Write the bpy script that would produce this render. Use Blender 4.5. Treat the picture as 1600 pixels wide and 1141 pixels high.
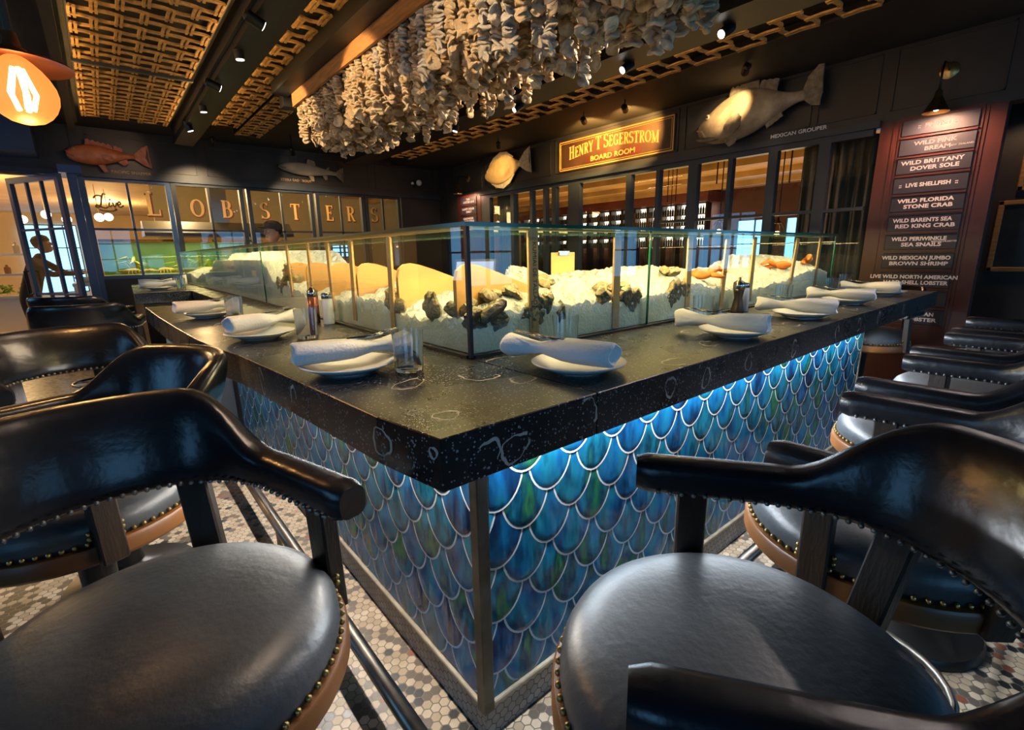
import bpy, bmesh, math, random
from mathutils import Vector, Matrix, Euler
random.seed(7)
PI = math.pi
S = bpy.context.scene
COL = S.collection
for _o in list(bpy.data.objects):
    bpy.data.objects.remove(_o)

# ------------------------------------------------------------ camera
cam_d = bpy.data.cameras.new('camera')
cam = bpy.data.objects.new('camera', cam_d); COL.objects.link(cam)
FPX = 747.54
cam_d.sensor_fit = 'HORIZONTAL'; cam_d.sensor_width = 36.0; cam_d.lens = FPX/1600*36.0
cam_d.clip_start = 0.02; cam_d.clip_end = 100
YAW, PIT, ROL = math.radians(50.2112), math.radians(13.1567), math.radians(-1.0006)
fw = Vector((math.cos(YAW)*math.cos(PIT), math.sin(YAW)*math.cos(PIT), -math.sin(PIT)))
rt = Vector((math.sin(YAW), -math.cos(YAW), 0)); up = rt.cross(fw)
r2 = math.cos(ROL)*rt + math.sin(ROL)*up
u2 = -math.sin(ROL)*rt + math.cos(ROL)*up
CAM = Vector((-0.3915, -0.663, 1.375))
cam.matrix_world = Matrix(((r2.x, u2.x, -fw.x, CAM.x), (r2.y, u2.y, -fw.y, CAM.y), (r2.z, u2.z, -fw.z, CAM.z), (0, 0, 0, 1)))
S.camera = cam

# ------------------------------------------------------------ world, exposure
W = bpy.data.worlds.new('world'); S.world = W; W.use_nodes = True
W.node_tree.nodes['Background'].inputs[0].default_value = (0.55, 0.62, 0.75, 1)
W.node_tree.nodes['Background'].inputs[1].default_value = 0.008
S.view_settings.view_transform = 'Standard'; S.view_settings.look = 'None'
S.view_settings.gamma = 1.0; S.view_settings.use_curve_mapping = False
S.view_settings.exposure = 0.22
S.cycles.max_bounces = 8; S.cycles.transparent_max_bounces = 24
S.cycles.sample_clamp_indirect = 1.5; S.cycles.sample_clamp_direct = 12.0
S.cycles.blur_glossy = 1.0

WARM = (1.0, 0.72, 0.38); AMBER = (1.0, 0.50, 0.16); WHITE = (1.0, 0.93, 0.82); COOL = (0.72, 0.86, 1.0); SKYB = (0.35, 0.62, 1.0)

def lamp(kind, name, loc, energy, color, aim=None, size=0.05, sizey=None, angle=60, blend=0.5, spread=None):
    d = bpy.data.lights.new(name, kind); d.energy = energy; d.color = color
    o = bpy.data.objects.new(name, d); COL.objects.link(o); o.location = loc
    if kind == 'AREA':
        d.shape = 'RECTANGLE'; d.size = size; d.size_y = sizey or size
        if spread: d.spread = math.radians(spread)
    else:
        d.shadow_soft_size = size
    if kind == 'SPOT':
        d.spot_size = math.radians(angle); d.spot_blend = blend
    if aim is not None:
        o.rotation_euler = (Vector(aim)-Vector(loc)).to_track_quat('-Z', 'Y').to_euler()
    return o

# large lights: LED strips of the bar, the neighbouring rooms, the daylight at the windows
def led(name, p0, p1, w, energy, color, aimvec, spread=None):
    p0 = Vector(p0); p1 = Vector(p1); k = max(1, round((p1-p0).length/0.75))
    if k > 1:
        for i in range(k): led(name, p0.lerp(p1, i/k), p0.lerp(p1, (i+1)/k), w, energy/k, color, aimvec, spread)
        return
    m = (p0+p1)/2; d = bpy.data.lights.new(name, 'AREA')
    d.shape = 'RECTANGLE'; d.size = (p1-p0).length; d.size_y = w; d.energy = energy; d.color = color
    if spread: d.spread = math.radians(spread)
    o = bpy.data.objects.new(name, d); COL.objects.link(o)
    x = (p1-p0).normalized(); z = -Vector(aimvec).normalized(); y = z.cross(x).normalized(); z = x.cross(y)
    o.matrix_world = Matrix(((x.x, y.x, z.x, m.x), (x.y, y.y, z.y, m.y), (x.z, y.z, z.z, m.z), (0, 0, 0, 1)))
    return o
led('case_led_light_right', (0.5, 0.535, 1.444), (3.40, 0.535, 1.444), 0.02, 92, (1, 0.70, 0.27), (0, 0.60, -1))
led('case_led_light_left', (0.46, 0.55, 1.444), (0.46, 6.9, 1.444), 0.02, 145, (1, 0.72, 0.29), (0.66, 0, -1))
led('counter_led_light_right', (0.28, 0.215, 0.948), (3.35, 0.215, 0.948), 0.02, 52, (0.88, 0.94, 1.0), (0, -0.5, -1))
led('counter_led_light_left', (0.216, 0.28, 0.948), (0.216, 3.25, 0.948), 0.02, 50, (1.0, 0.91, 0.80), (-0.5, 0, -1))
lamp('AREA', 'boardroom_uplight_fill', (9.5, 6.5, 0.9), 270, (1, 0.64, 0.23), (9.5, 6.5, 4), 5, 9)  # added fill hidden low in the board room, aimed up at its ceiling

# ------------------------------------------------------------ material helpers
def new_mat(name):
    m = bpy.data.materials.new(name); m.use_nodes = True
    nt = m.node_tree; b = nt.nodes.get('Principled BSDF')
    return m, nt, b
def N(nt, typ, **kw):
    n = nt.nodes.new(typ)
    for k, v in kw.items():
        if k.startswith('i_'):
            n.inputs[int(k[2:])].default_value = v
        else: setattr(n, k, v)
    return n
def L(nt, a, b): nt.links.new(a, b)
def rgb(c): return (c[0], c[1], c[2], 1.0)
def ramp(nt, fac, stops, const=False):
    r = N(nt, 'ShaderNodeValToRGB'); e = r.color_ramp.elements
    if const: r.color_ramp.interpolation = 'CONSTANT'
    while len(e) < len(stops): e.new(0.5)
    for x, (p, c) in zip(e, stops): x.position = p; x.color = rgb(c)
    L(nt, fac, r.inputs[0]); return r.outputs[0]
def mat(name, color, rough=0.5, metal=0.0, var=0.0, scale=8.0, bump=0.0, bscale=40.0, coat=0.0, stretch=(1, 1, 1), spec=0.5, sss=0.0, color2=None, random_island=0.0):
    m, nt, b = new_mat(name)
    b.inputs['Roughness'].default_value = rough; b.inputs['Metallic'].default_value = metal
    b.inputs['Base Color'].default_value = rgb(color)
    b.inputs['Specular IOR Level'].default_value = spec
    if coat: b.inputs['Coat Weight'].default_value = coat; b.inputs['Coat Roughness'].default_value = 0.12
    if sss: b.inputs['Subsurface Weight'].default_value = sss; b.inputs['Subsurface Radius'].default_value = (0.06, 0.06, 0.06); b.inputs['Subsurface Scale'].default_value = 1.0
    tc = N(nt, 'ShaderNodeTexCoord'); mp = N(nt, 'ShaderNodeMapping'); mp.inputs['Scale'].default_value = stretch
    L(nt, tc.outputs['Object'], mp.inputs[0])
    if var or color2:
        nz = N(nt, 'ShaderNodeTexNoise'); nz.inputs['Scale'].default_value = scale; nz.inputs['Detail'].default_value = 5
        L(nt, mp.outputs[0], nz.inputs['Vector'])
        c2 = color2 or tuple(min(1, c*(1+var)) for c in color); c1 = color if color2 else tuple(c*(1-var) for c in color)
        out = ramp(nt, nz.outputs[0], [(0.32, c1), (0.68, c2)])
        if random_island:
            g = N(nt, 'ShaderNodeNewGeometry'); hs = N(nt, 'ShaderNodeHueSaturation')
            ma = N(nt, 'ShaderNodeMapRange'); ma.inputs['To Min'].default_value = 1-random_island; ma.inputs['To Max'].default_value = 1+random_island
            L(nt, g.outputs['Random Per Island'], ma.inputs[0]); L(nt, ma.outputs[0], hs.inputs['Value']); L(nt, out, hs.inputs['Color']); out = hs.outputs[0]
        L(nt, out, b.inputs['Base Color'])
    if bump:
        n2 = N(nt, 'ShaderNodeTexNoise'); n2.inputs['Scale'].default_value = bscale; n2.inputs['Detail'].default_value = 4
        L(nt, mp.outputs[0], n2.inputs['Vector'])
        bp = N(nt, 'ShaderNodeBump'); bp.inputs['Strength'].default_value = bump; bp.inputs['Distance'].default_value = 0.01
        L(nt, n2.outputs[0], bp.inputs['Height']); L(nt, bp.outputs[0], b.inputs['Normal'])
    return m
def emit(name, color, strength):
    m, nt, b = new_mat(name)
    b.inputs['Base Color'].default_value = rgb(color); b.inputs['Emission Color'].default_value = rgb(color); b.inputs['Emission Strength'].default_value = strength
    return m
def thin_glass(name, tint=(1, 1, 1), rough=0.0, ior=1.45, refl=1.0, dirt=0.0):
    m, nt, b = new_mat(name); nt.nodes.remove(b)
    out = nt.nodes['Material Output']
    tr = N(nt, 'ShaderNodeBsdfTransparent'); tr.inputs[0].default_value = rgb(tint)
    gl = N(nt, 'ShaderNodeBsdfGlossy'); gl.inputs['Roughness'].default_value = rough; gl.inputs[0].default_value = (refl, refl, refl, 1)
    ge = N(nt, 'ShaderNodeNewGeometry'); dt = N(nt, 'ShaderNodeVectorMath', operation='DOT_PRODUCT'); L(nt, ge.outputs['Normal'], dt.inputs[0]); L(nt, ge.outputs['Incoming'], dt.inputs[1])
    ab = N(nt, 'ShaderNodeMath', operation='ABSOLUTE'); L(nt, dt.outputs['Value'], ab.inputs[0])
    om = N(nt, 'ShaderNodeMath', operation='SUBTRACT'); om.inputs[0].default_value = 1.0; L(nt, ab.outputs[0], om.inputs[1])
    pw = N(nt, 'ShaderNodeMath', operation='POWER'); L(nt, om.outputs[0], pw.inputs[0]); pw.inputs[1].default_value = 5.0
    f0 = ((ior-1)/(ior+1))**2
    fr = N(nt, 'ShaderNodeMath', operation='MULTIPLY_ADD'); L(nt, pw.outputs[0], fr.inputs[0]); fr.inputs[1].default_value = (1-f0)*0.6; fr.inputs[2].default_value = f0
    mx = N(nt, 'ShaderNodeMixShader'); L(nt, fr.outputs[0], mx.inputs[0]); L(nt, tr.outputs[0], mx.inputs[1]); L(nt, gl.outputs[0], mx.inputs[2])
    last = mx.outputs[0]
    if dirt:
        df = N(nt, 'ShaderNodeBsdfTranslucent'); df.inputs[0].default_value = (0.7, 0.8, 0.75, 1)
        m2 = N(nt, 'ShaderNodeMixShader')
        nz = N(nt, 'ShaderNodeTexNoise'); nz.inputs['Scale'].default_value = 3
        ma = N(nt, 'ShaderNodeMath', operation='MULTIPLY'); ma.inputs[1].default_value = dirt
        tc = N(nt, 'ShaderNodeTexCoord'); L(nt, tc.outputs['Object'], nz.inputs['Vector'])
        L(nt, nz.outputs[0], ma.inputs[0]); L(nt, ma.outputs[0], m2.inputs[0]); L(nt, last, m2.inputs[1]); L(nt, df.outputs[0], m2.inputs[2]); last = m2.outputs[0]
    L(nt, last, out.inputs[0]); return m

# hexagon mosaic: node tree that gives tile id and edge distance
def hex_mat(name, size, stops, grout, rough, axes='XY', patt=0.0):
    m, nt, b = new_mat(name)
    tc = N(nt, 'ShaderNodeTexCoord'); mp = N(nt, 'ShaderNodeMapping')
    if axes == 'XZ': mp.inputs['Rotation'].default_value = (PI/2, 0, 0)
    if axes == 'YZ': mp.inputs['Rotation'].default_value = (0, PI/2, 0)
    mp.inputs['Scale'].default_value = (1/size,)*3
    L(nt, tc.outputs['Object'], mp.inputs[0])
    flat = N(nt, 'ShaderNodeVectorMath', operation='MULTIPLY'); flat.inputs[1].default_value = (1, 1, 0); L(nt, mp.outputs[0], flat.inputs[0])
    p = flat.outputs[0]; R = (1, 1.7320508, 1); H = (0.5, 0.8660254, 0)
    def vm(op, a, bb):
        n = N(nt, 'ShaderNodeVectorMath', operation=op)
        for i, v in ((0, a), (1, bb)):
            if isinstance(v, tuple): n.inputs[i].default_value = v
            else: L(nt, v, n.inputs[i])
        return n
    def wrap(v):
        n = N(nt, 'ShaderNodeVectorMath', operation='WRAP'); L(nt, v, n.inputs[0]); n.inputs[1].default_value = R; n.inputs[2].default_value = (0, 0, 0)
        return vm('SUBTRACT', n.outputs[0], H).outputs[0]
    a = wrap(p); c = wrap(vm('SUBTRACT', p, H).outputs[0])
    da = vm('DOT_PRODUCT', a, a).outputs['Value']; dc = vm('DOT_PRODUCT', c, c).outputs['Value']
    lt = N(nt, 'ShaderNodeMath', operation='LESS_THAN'); L(nt, da, lt.inputs[0]); L(nt, dc, lt.inputs[1])
    mx = N(nt, 'ShaderNodeMix', data_type='VECTOR'); L(nt, lt.outputs[0], mx.inputs[0]); L(nt, c, mx.inputs[4]); L(nt, a, mx.inputs[5])
    gv = mx.outputs[1]
    idv = vm('SUBTRACT', p, gv).outputs[0]
    ab = vm('ABSOLUTE', gv, (0, 0, 0)).outputs[0]
    d1 = vm('DOT_PRODUCT', ab, (0.5, 0.8660254, 0)).outputs['Value']
    sx = N(nt, 'ShaderNodeSeparateXYZ'); L(nt, ab, sx.inputs[0])
    md = N(nt, 'ShaderNodeMath', operation='MAXIMUM'); L(nt, d1, md.inputs[0]); L(nt, sx.outputs[0], md.inputs[1])
    edge = N(nt, 'ShaderNodeMapRange'); edge.inputs['From Min'].default_value = 0.43; edge.inputs['From Max'].default_value = 0.46; L(nt, md.outputs[0], edge.inputs[0])
    rd = vm('MULTIPLY', idv, (2, 1.1547, 0)).outputs[0]
    ro = N(nt, 'ShaderNodeVectorMath', operation='ADD'); ro.inputs[1].default_value = (0.5, 0.5, 0); L(nt, rd, ro.inputs[0])
    fl = N(nt, 'ShaderNodeVectorMath', operation='FLOOR'); L(nt, ro.outputs[0], fl.inputs[0])
    wn = N(nt, 'ShaderNodeTexWhiteNoise', noise_dimensions='2D'); L(nt, fl.outputs[0], wn.inputs['Vector'])
    val = wn.outputs['Value']
    if patt:
        nz = N(nt, 'ShaderNodeTexNoise'); nz.inputs['Scale'].default_value = patt; nz.inputs['Detail'].default_value = 1; L(nt, idv, nz.inputs['Vector'])
        mm = N(nt, 'ShaderNodeMath', operation='MULTIPLY_ADD'); L(nt, nz.outputs[0], mm.inputs[0]); mm.inputs[1].default_value = 2.4; mm.inputs[2].default_value = -0.95
        ad = N(nt, 'ShaderNodeMath', operation='MULTIPLY_ADD'); L(nt, val, ad.inputs[0]); ad.inputs[1].default_value = 0.55; L(nt, mm.outputs[0], ad.inputs[2])
        val = ad.outputs[0]
    colr = ramp(nt, val, stops, const=True)
    n2 = N(nt, 'ShaderNodeTexNoise'); n2.inputs['Scale'].default_value = 9; n2.inputs['Detail'].default_value = 4; L(nt, tc.outputs['Object'], n2.inputs['Vector'])
    dirt = ramp(nt, n2.outputs[0], [(0.3, (0.55, 0.5, 0.44)), (0.7, (1, 1, 1))])
    mul = N(nt, 'ShaderNodeMix', data_type='RGBA', blend_type='MULTIPLY'); mul.inputs[0].default_value = 0.8; L(nt, colr, mul.inputs[6]); L(nt, dirt, mul.inputs[7])
    fin = N(nt, 'ShaderNodeMix', data_type='RGBA'); L(nt, edge.outputs[0], fin.inputs[0]); L(nt, mul.outputs[2], fin.inputs[6]); fin.inputs[7].default_value = rgb(grout)
    L(nt, fin.outputs[2], b.inputs['Base Color']); b.inputs['Roughness'].default_value = rough
    bp = N(nt, 'ShaderNodeBump'); bp.invert = True; bp.inputs['Strength'].default_value = 0.5; bp.inputs['Distance'].default_value = 0.002
    L(nt, edge.outputs[0], bp.inputs['Height']); L(nt, bp.outputs[0], b.inputs['Normal'])
    return m

# black terrazzo with pale chips and thin shell rings
def terrazzo():
    m, nt, b = new_mat('terrazzo_black')
    tc = N(nt, 'ShaderNodeTexCoord')
    def chips(scale, thr, keep):
        v = N(nt, 'ShaderNodeTexVoronoi'); v.inputs['Scale'].default_value = scale; L(nt, tc.outputs['Object'], v.inputs['Vector'])
        t = N(nt, 'ShaderNodeMath', operation='LESS_THAN'); L(nt, v.outputs['Distance'], t.inputs[0]); t.inputs[1].default_value = thr
        s = N(nt, 'ShaderNodeSeparateColor'); L(nt, v.outputs['Color'], s.inputs[0])
        k = N(nt, 'ShaderNodeMath', operation='LESS_THAN'); L(nt, s.outputs[0], k.inputs[0]); k.inputs[1].default_value = keep
        q = N(nt, 'ShaderNodeMath', operation='MULTIPLY'); L(nt, t.outputs[0], q.inputs[0]); L(nt, k.outputs[0], q.inputs[1])
        return q.outputs[0]
    c1 = chips(135, 0.27, 0.55); c2 = chips(70, 0.20, 0.30)
    mx1 = N(nt, 'ShaderNodeMath', operation='MAXIMUM'); L(nt, c1, mx1.inputs[0]); L(nt, c2, mx1.inputs[1])
    f1 = N(nt, 'ShaderNodeMix', data_type='RGBA'); L(nt, mx1.outputs[0], f1.inputs[0]); f1.inputs[6].default_value = (0.006, 0.006, 0.007, 1); f1.inputs[7].default_value = (0.22, 0.235, 0.26, 1)
    L(nt, f1.outputs[2], b.inputs['Base Color']); b.inputs['Roughness'].default_value = 0.24
    n4 = N(nt, 'ShaderNodeTexNoise'); n4.inputs['Scale'].default_value = 5; n4.inputs['Detail'].default_value = 6; L(nt, tc.outputs['Object'], n4.inputs['Vector'])
    rr2 = N(nt, 'ShaderNodeMapRange'); rr2.inputs['To Min'].default_value = 0.2; rr2.inputs['To Max'].default_value = 0.36; L(nt, n4.outputs[0], rr2.inputs[0]); L(nt, rr2.outputs[0], b.inputs['Roughness'])
    return m

def tile_mat():
    m, nt, b = new_mat('fish_scale_glaze')
    g = N(nt, 'ShaderNodeNewGeometry'); tc = N(nt, 'ShaderNodeTexCoord')
    mp = N(nt, 'ShaderNodeMapping'); mp.inputs['Scale'].default_value = (1, 1, 0.35); L(nt, tc.outputs['Object'], mp.inputs[0])
    of = N(nt, 'ShaderNodeVectorMath', operation='MULTIPLY_ADD'); sc = N(nt, 'ShaderNodeCombineXYZ')
    for i in range(3): L(nt, g.outputs['Random Per Island'], sc.inputs[i])
    L(nt, sc.outputs[0], of.inputs[0]); of.inputs[1].default_value = (31, 17, 53); L(nt, mp.outputs[0], of.inputs[2])
    nz = N(nt, 'ShaderNodeTexNoise'); nz.inputs['Scale'].default_value = 13; nz.inputs['Detail'].default_value = 4; L(nt, of.outputs[0], nz.inputs['Vector'])
    ad = N(nt, 'ShaderNodeMath', operation='MULTIPLY_ADD'); L(nt, g.outputs['Random Per Island'], ad.inputs[0]); ad.inputs[1].default_value = 0.42
    mm = N(nt, 'ShaderNodeMath', operation='MULTIPLY_ADD'); L(nt, nz.outputs[0], mm.inputs[0]); mm.inputs[1].default_value = 1.35; mm.inputs[2].default_value = -0.38; L(nt, mm.outputs[0], ad.inputs[2])
    c = ramp(nt, ad.outputs[0], [(0.04, (0.004, 0.012, 0.022)), (0.24, (0.004, 0.035, 0.11)), (0.42, (0.006, 0.12, 0.30)), (0.58, (0.008, 0.17, 0.27)), (0.70, (0.004, 0.05, 0.11)), (0.82, (0.02, 0.17, 0.07)), (0.95, (0.006, 0.03, 0.06))])
    L(nt, c, b.inputs['Base Color']); b.inputs['Roughness'].default_value = 0.16
    b.inputs['Coat Weight'].default_value = 0.1; b.inputs['Coat Roughness'].default_value = 0.05; b.inputs['Specular IOR Level'].default_value = 0.25
    n2 = N(nt, 'ShaderNodeTexNoise'); n2.inputs['Scale'].default_value = 15; L(nt, of.outputs[0], n2.inputs['Vector'])
    bp = N(nt, 'ShaderNodeBump'); bp.inputs['Strength'].default_value = 0.7; bp.inputs['Distance'].default_value = 0.012; L(nt, n2.outputs[0], bp.inputs['Height']); L(nt, bp.outputs[0], b.inputs['Normal'])
    return m

M = {}
M['terrazzo'] = terrazzo()
M['tile'] = tile_mat()
M['grout'] = mat('tile_grout', (0.86, 0.87, 0.86), 0.5)
M['plinth'] = hex_mat('plinth_hex', 0.030, [(0, (0.45, 0.42, 0.40)), (0.5, (0.52, 0.48, 0.44)), (0.8, (0.38, 0.36, 0.34))], (0.10, 0.075, 0.05), 0.35, 'XZ')
M['plinthY'] = hex_mat('plinth_hex_side', 0.030, [(0, (0.45, 0.42, 0.40)), (0.5, (0.52, 0.48, 0.44)), (0.8, (0.38, 0.36, 0.34))], (0.10, 0.075, 0.05), 0.35, 'YZ')
M['floor'] = hex_mat('floor_hex', 0.031, [(0, (0.02, 0.02, 0.02)), (0.16, (0.44, 0.36, 0.27)), (0.40, (0.32, 0.25, 0.17)), (0.58, (0.085, 0.068, 0.052)), (0.72, (0.42, 0.34, 0.25)), (0.93, (0.17, 0.055, 0.03)), (0.97, (0.015, 0.015, 0.015))], (0.10, 0.08, 0.06), 0.32, 'XY', patt=0.16)
M['kfloor'] = mat('kitchen_floor', (0.62, 0.52, 0.38), 0.45, var=0.15, scale=2)
M['ceil'] = mat('ceiling_black', (0.018, 0.017, 0.013), 0.75, var=0.4, scale=2)
M['wall'] = mat('wall_charcoal', (0.022, 0.021, 0.022), 0.38, var=0.25, scale=3)
M['mahog'] = mat('wall_mahogany', (0.06, 0.014, 0.010), 0.40, var=0.2, scale=4)
M['steel_dark'] = mat('window_steel', (0.03, 0.04, 0.055), 0.38, metal=0.2)
M['steel_blue_daylit'] = mat('door_steel_blue_daylit', (0.04, 0.10, 0.24), 0.35, metal=0.1)  # navy steel with blue daylight brightened into its colour
M['beam'] = mat('beam_black', (0.006, 0.006, 0.006), 0.5)
M['amberwood'] = mat('amber_wood', (0.36, 0.15, 0.04), 0.5, var=0.3, scale=6, stretch=(8, 1, 8))
M['weave'] = mat('weave_cane', (0.52, 0.30, 0.10), 0.6, var=0.3, scale=20, bump=0.4, bscale=60)
M['shell'] = mat('oyster_shell', (0.34, 0.21, 0.10), 0.5, color2=(0.84, 0.66, 0.42), scale=16, bump=0.6, bscale=50, random_island=0.5)
M['shellgrey'] = mat('oyster_shell_grey', (0.26, 0.23, 0.21), 0.45, color2=(0.76, 0.66, 0.52), scale=18, bump=0.6, bscale=50, random_island=0.5)
M['oyster'] = mat('oyster_dark', (0.03, 0.028, 0.02), 0.4, color2=(0.22, 0.17, 0.09), scale=30, bump=0.9, bscale=60)
M['leather'] = mat('leather_black', (0.008, 0.009, 0.013), 0.27, var=0.3, scale=12, bump=0.22, bscale=22)
M['seat'] = mat('leather_seat', (0.044, 0.048, 0.054), 0.36, var=0.35, scale=7, bump=0.10, bscale=70)
M['dkwood'] = mat('wood_dark', (0.022, 0.013, 0.008), 0.38, var=0.5, scale=5, stretch=(6, 6, 1), bump=0.15, bscale=30)
M['rimwood'] = mat('wood_seat_rim', (0.13, 0.050, 0.012), 0.38, var=0.35, scale=6)
M['brass'] = mat('brass', (0.60, 0.40, 0.14), 0.28, metal=1.0)
M['pewter'] = mat('pewter', (0.35, 0.34, 0.32), 0.32, metal=1.0)
M['rail'] = mat('rail_metal', (0.32, 0.29, 0.25), 0.30, metal=1.0, var=0.4, scale=9)
M['post'] = mat('post_metal', (0.10, 0.10, 0.095), 0.35, metal=1.0, var=0.3, scale=12)
M['ledge'] = mat('ledge_brass', (0.55, 0.47, 0.34), 0.35, metal=0.8, var=0.3, scale=14)
M['china'] = mat('china_white', (0.78, 0.78, 0.78), 0.15)
M['linen'] = mat('linen_white', (0.86, 0.82, 0.80), 0.85, bump=0.25, bscale=120)
M['silver'] = mat('silver', (0.75, 0.73, 0.70), 0.16, metal=1.0)
_m, _nt, _b = new_mat('tumbler_glass'); _b.inputs['Transmission Weight'].default_value = 1.0; _b.inputs['Roughness'].default_value = 0.0; _b.inputs['IOR'].default_value = 1.48; _b.inputs['Base Color'].default_value = (0.98, 0.99, 0.99, 1)
M['tumbler'] = _m
M['case'] = thin_glass('case_glass', (0.93, 0.98, 0.95), 0.0, 1.45)
M['win'] = thin_glass('window_glass', (0.96, 0.96, 0.94), 0.0, 1.4)
M['edge'] = mat('glass_edge_green', (0.004, 0.07, 0.045), 0.15)
M['ice'] = mat('crushed_ice', (0.80, 0.83, 0.82), 0.28, sss=0.35, bump=1.0, bscale=110, var=0.08, scale=30)
M['ice_wet'] = mat('packed_wet_ice', (0.64, 0.64, 0.50), 0.35, color2=(0.80, 0.80, 0.66), scale=9, sss=0.5, bump=0.6, bscale=90)
M['maple'] = mat('marker_wood', (0.50, 0.30, 0.12), 0.5, var=0.25, scale=6, stretch=(8, 8, 1))
M['tan'] = mat('divider_wood', (0.44, 0.24, 0.09), 0.5, var=0.12, scale=3)
M['ink'] = mat('ink_dark', (0.03, 0.02, 0.012), 0.6)
M['gold'] = mat('gold_leaf', (0.90, 0.52, 0.14), 0.38)
M['goldred'] = mat('letter_shadow', (0.16, 0.03, 0.012), 0.5)
M['paint_white'] = mat('letter_white', (0.88, 0.86, 0.88), 0.6)
M['slat'] = mat('menu_slat', (0.026, 0.027, 0.042), 0.45, var=0.15, scale=6)
M['black'] = mat('black_metal', (0.008, 0.008, 0.008), 0.35, metal=0.3)
M['lens'] = emit('lamp_lens', (1.0, 0.93, 0.80), 9)
M['copper'] = mat('copper_shade', (0.30, 0.09, 0.035), 0.35, metal=0.7)
_m, _nt, _b = new_mat('bulb_glass'); _b.inputs['Base Color'].default_value = (.10, .03, .005, 1); _b.inputs['Emission Color'].default_value = (1.0, .24, .045, 1); _b.inputs['Emission Strength'].default_value = 1.1; _b.inputs['Alpha'].default_value = .82
M['bulb'] = _m
M['filament'] = emit('filament', (1.0, 0.62, 0.20), 60)
M['creamwall'] = mat('cream_wall', (0.62, 0.47, 0.28), 0.7, var=0.1, scale=1)
M['creamceil'] = mat('cream_ceiling', (0.70, 0.52, 0.28), 0.7, var=0.12, scale=1)
M['woodceil'] = mat('boardroom_ceiling', (0.34, 0.20, 0.07), 0.6, var=0.3, scale=1.2)
M['redwood'] = mat('red_soffit', (0.10, 0.022, 0.012), 0.5, var=0.2, scale=2)
M['curtain'] = mat('curtain_green', (0.085, 0.095, 0.085), 0.8, var=0.3, scale=3, stretch=(12, 12, 1))
M['stainless'] = mat('stainless', (0.62, 0.62, 0.60), 0.28, metal=0.9)
M['daylight'] = emit('daylight_pane', (0.20, 0.55, 1.0), 2.8)
M['skin'] = mat('skin', (0.55, 0.30, 0.20), 0.5, sss=0.1)
M['darkcloth'] = mat('cloth_dark', (0.02, 0.022, 0.028), 0.8)
M['capcloth'] = mat('cloth_cap', (0.09, 0.07, 0.06), 0.8)
M['hair'] = mat('hair_dark', (0.012, 0.008, 0.006), 0.5)
M['green_water'] = mat('tank_water_back', (0.07, 0.13, 0.025), 0.4, color2=(0.12, 0.18, 0.035), scale=2)
M['lobster'] = mat('lobster_shell', (0.42, 0.28, 0.04), 0.4, color2=(0.25, 0.12, 0.03), scale=14)
M['leaf'] = mat('leaf_green', (0.08, 0.20, 0.03), 0.45, color2=(0.20, 0.34, 0.06), scale=10)
M['weed'] = mat('tank_weed', (0.34, 0.30, 0.03), 0.5, color2=(0.60, 0.46, 0.06), scale=12)
M['screen'] = emit('screen_blue', (0.20, 0.26, 0.55), 0.6)
M['orange'] = mat('shellfish_orange', (0.75, 0.22, 0.04), 0.4, var=0.3, scale=20)
M['shelf_led'] = emit('shelf_light', (1.0, 0.85, 0.70), 3.0)
M['bottle'] = mat('bottle_dark', (0.012, 0.02, 0.012), 0.12)

# ------------------------------------------------------------ object helpers
def link(o, parent=None):
    COL.objects.link(o)
    if parent is not None: o.parent = parent
    return o
def tag(o, label, cat, group=None, kind=None):
    if label: o['label'] = label
    if cat: o['category'] = cat
    if group: o['group'] = group
    if kind: o['kind'] = kind
    return o
def empty(name, label, cat, loc=(0, 0, 0), rotz=0, group=None, scale=None):
    o = bpy.data.objects.new(name, None); o.empty_display_size = 0.05
    COL.objects.link(o); o.location = loc; o.rotation_euler = (0, 0, rotz)
    return tag(o, label, cat, group)

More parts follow.
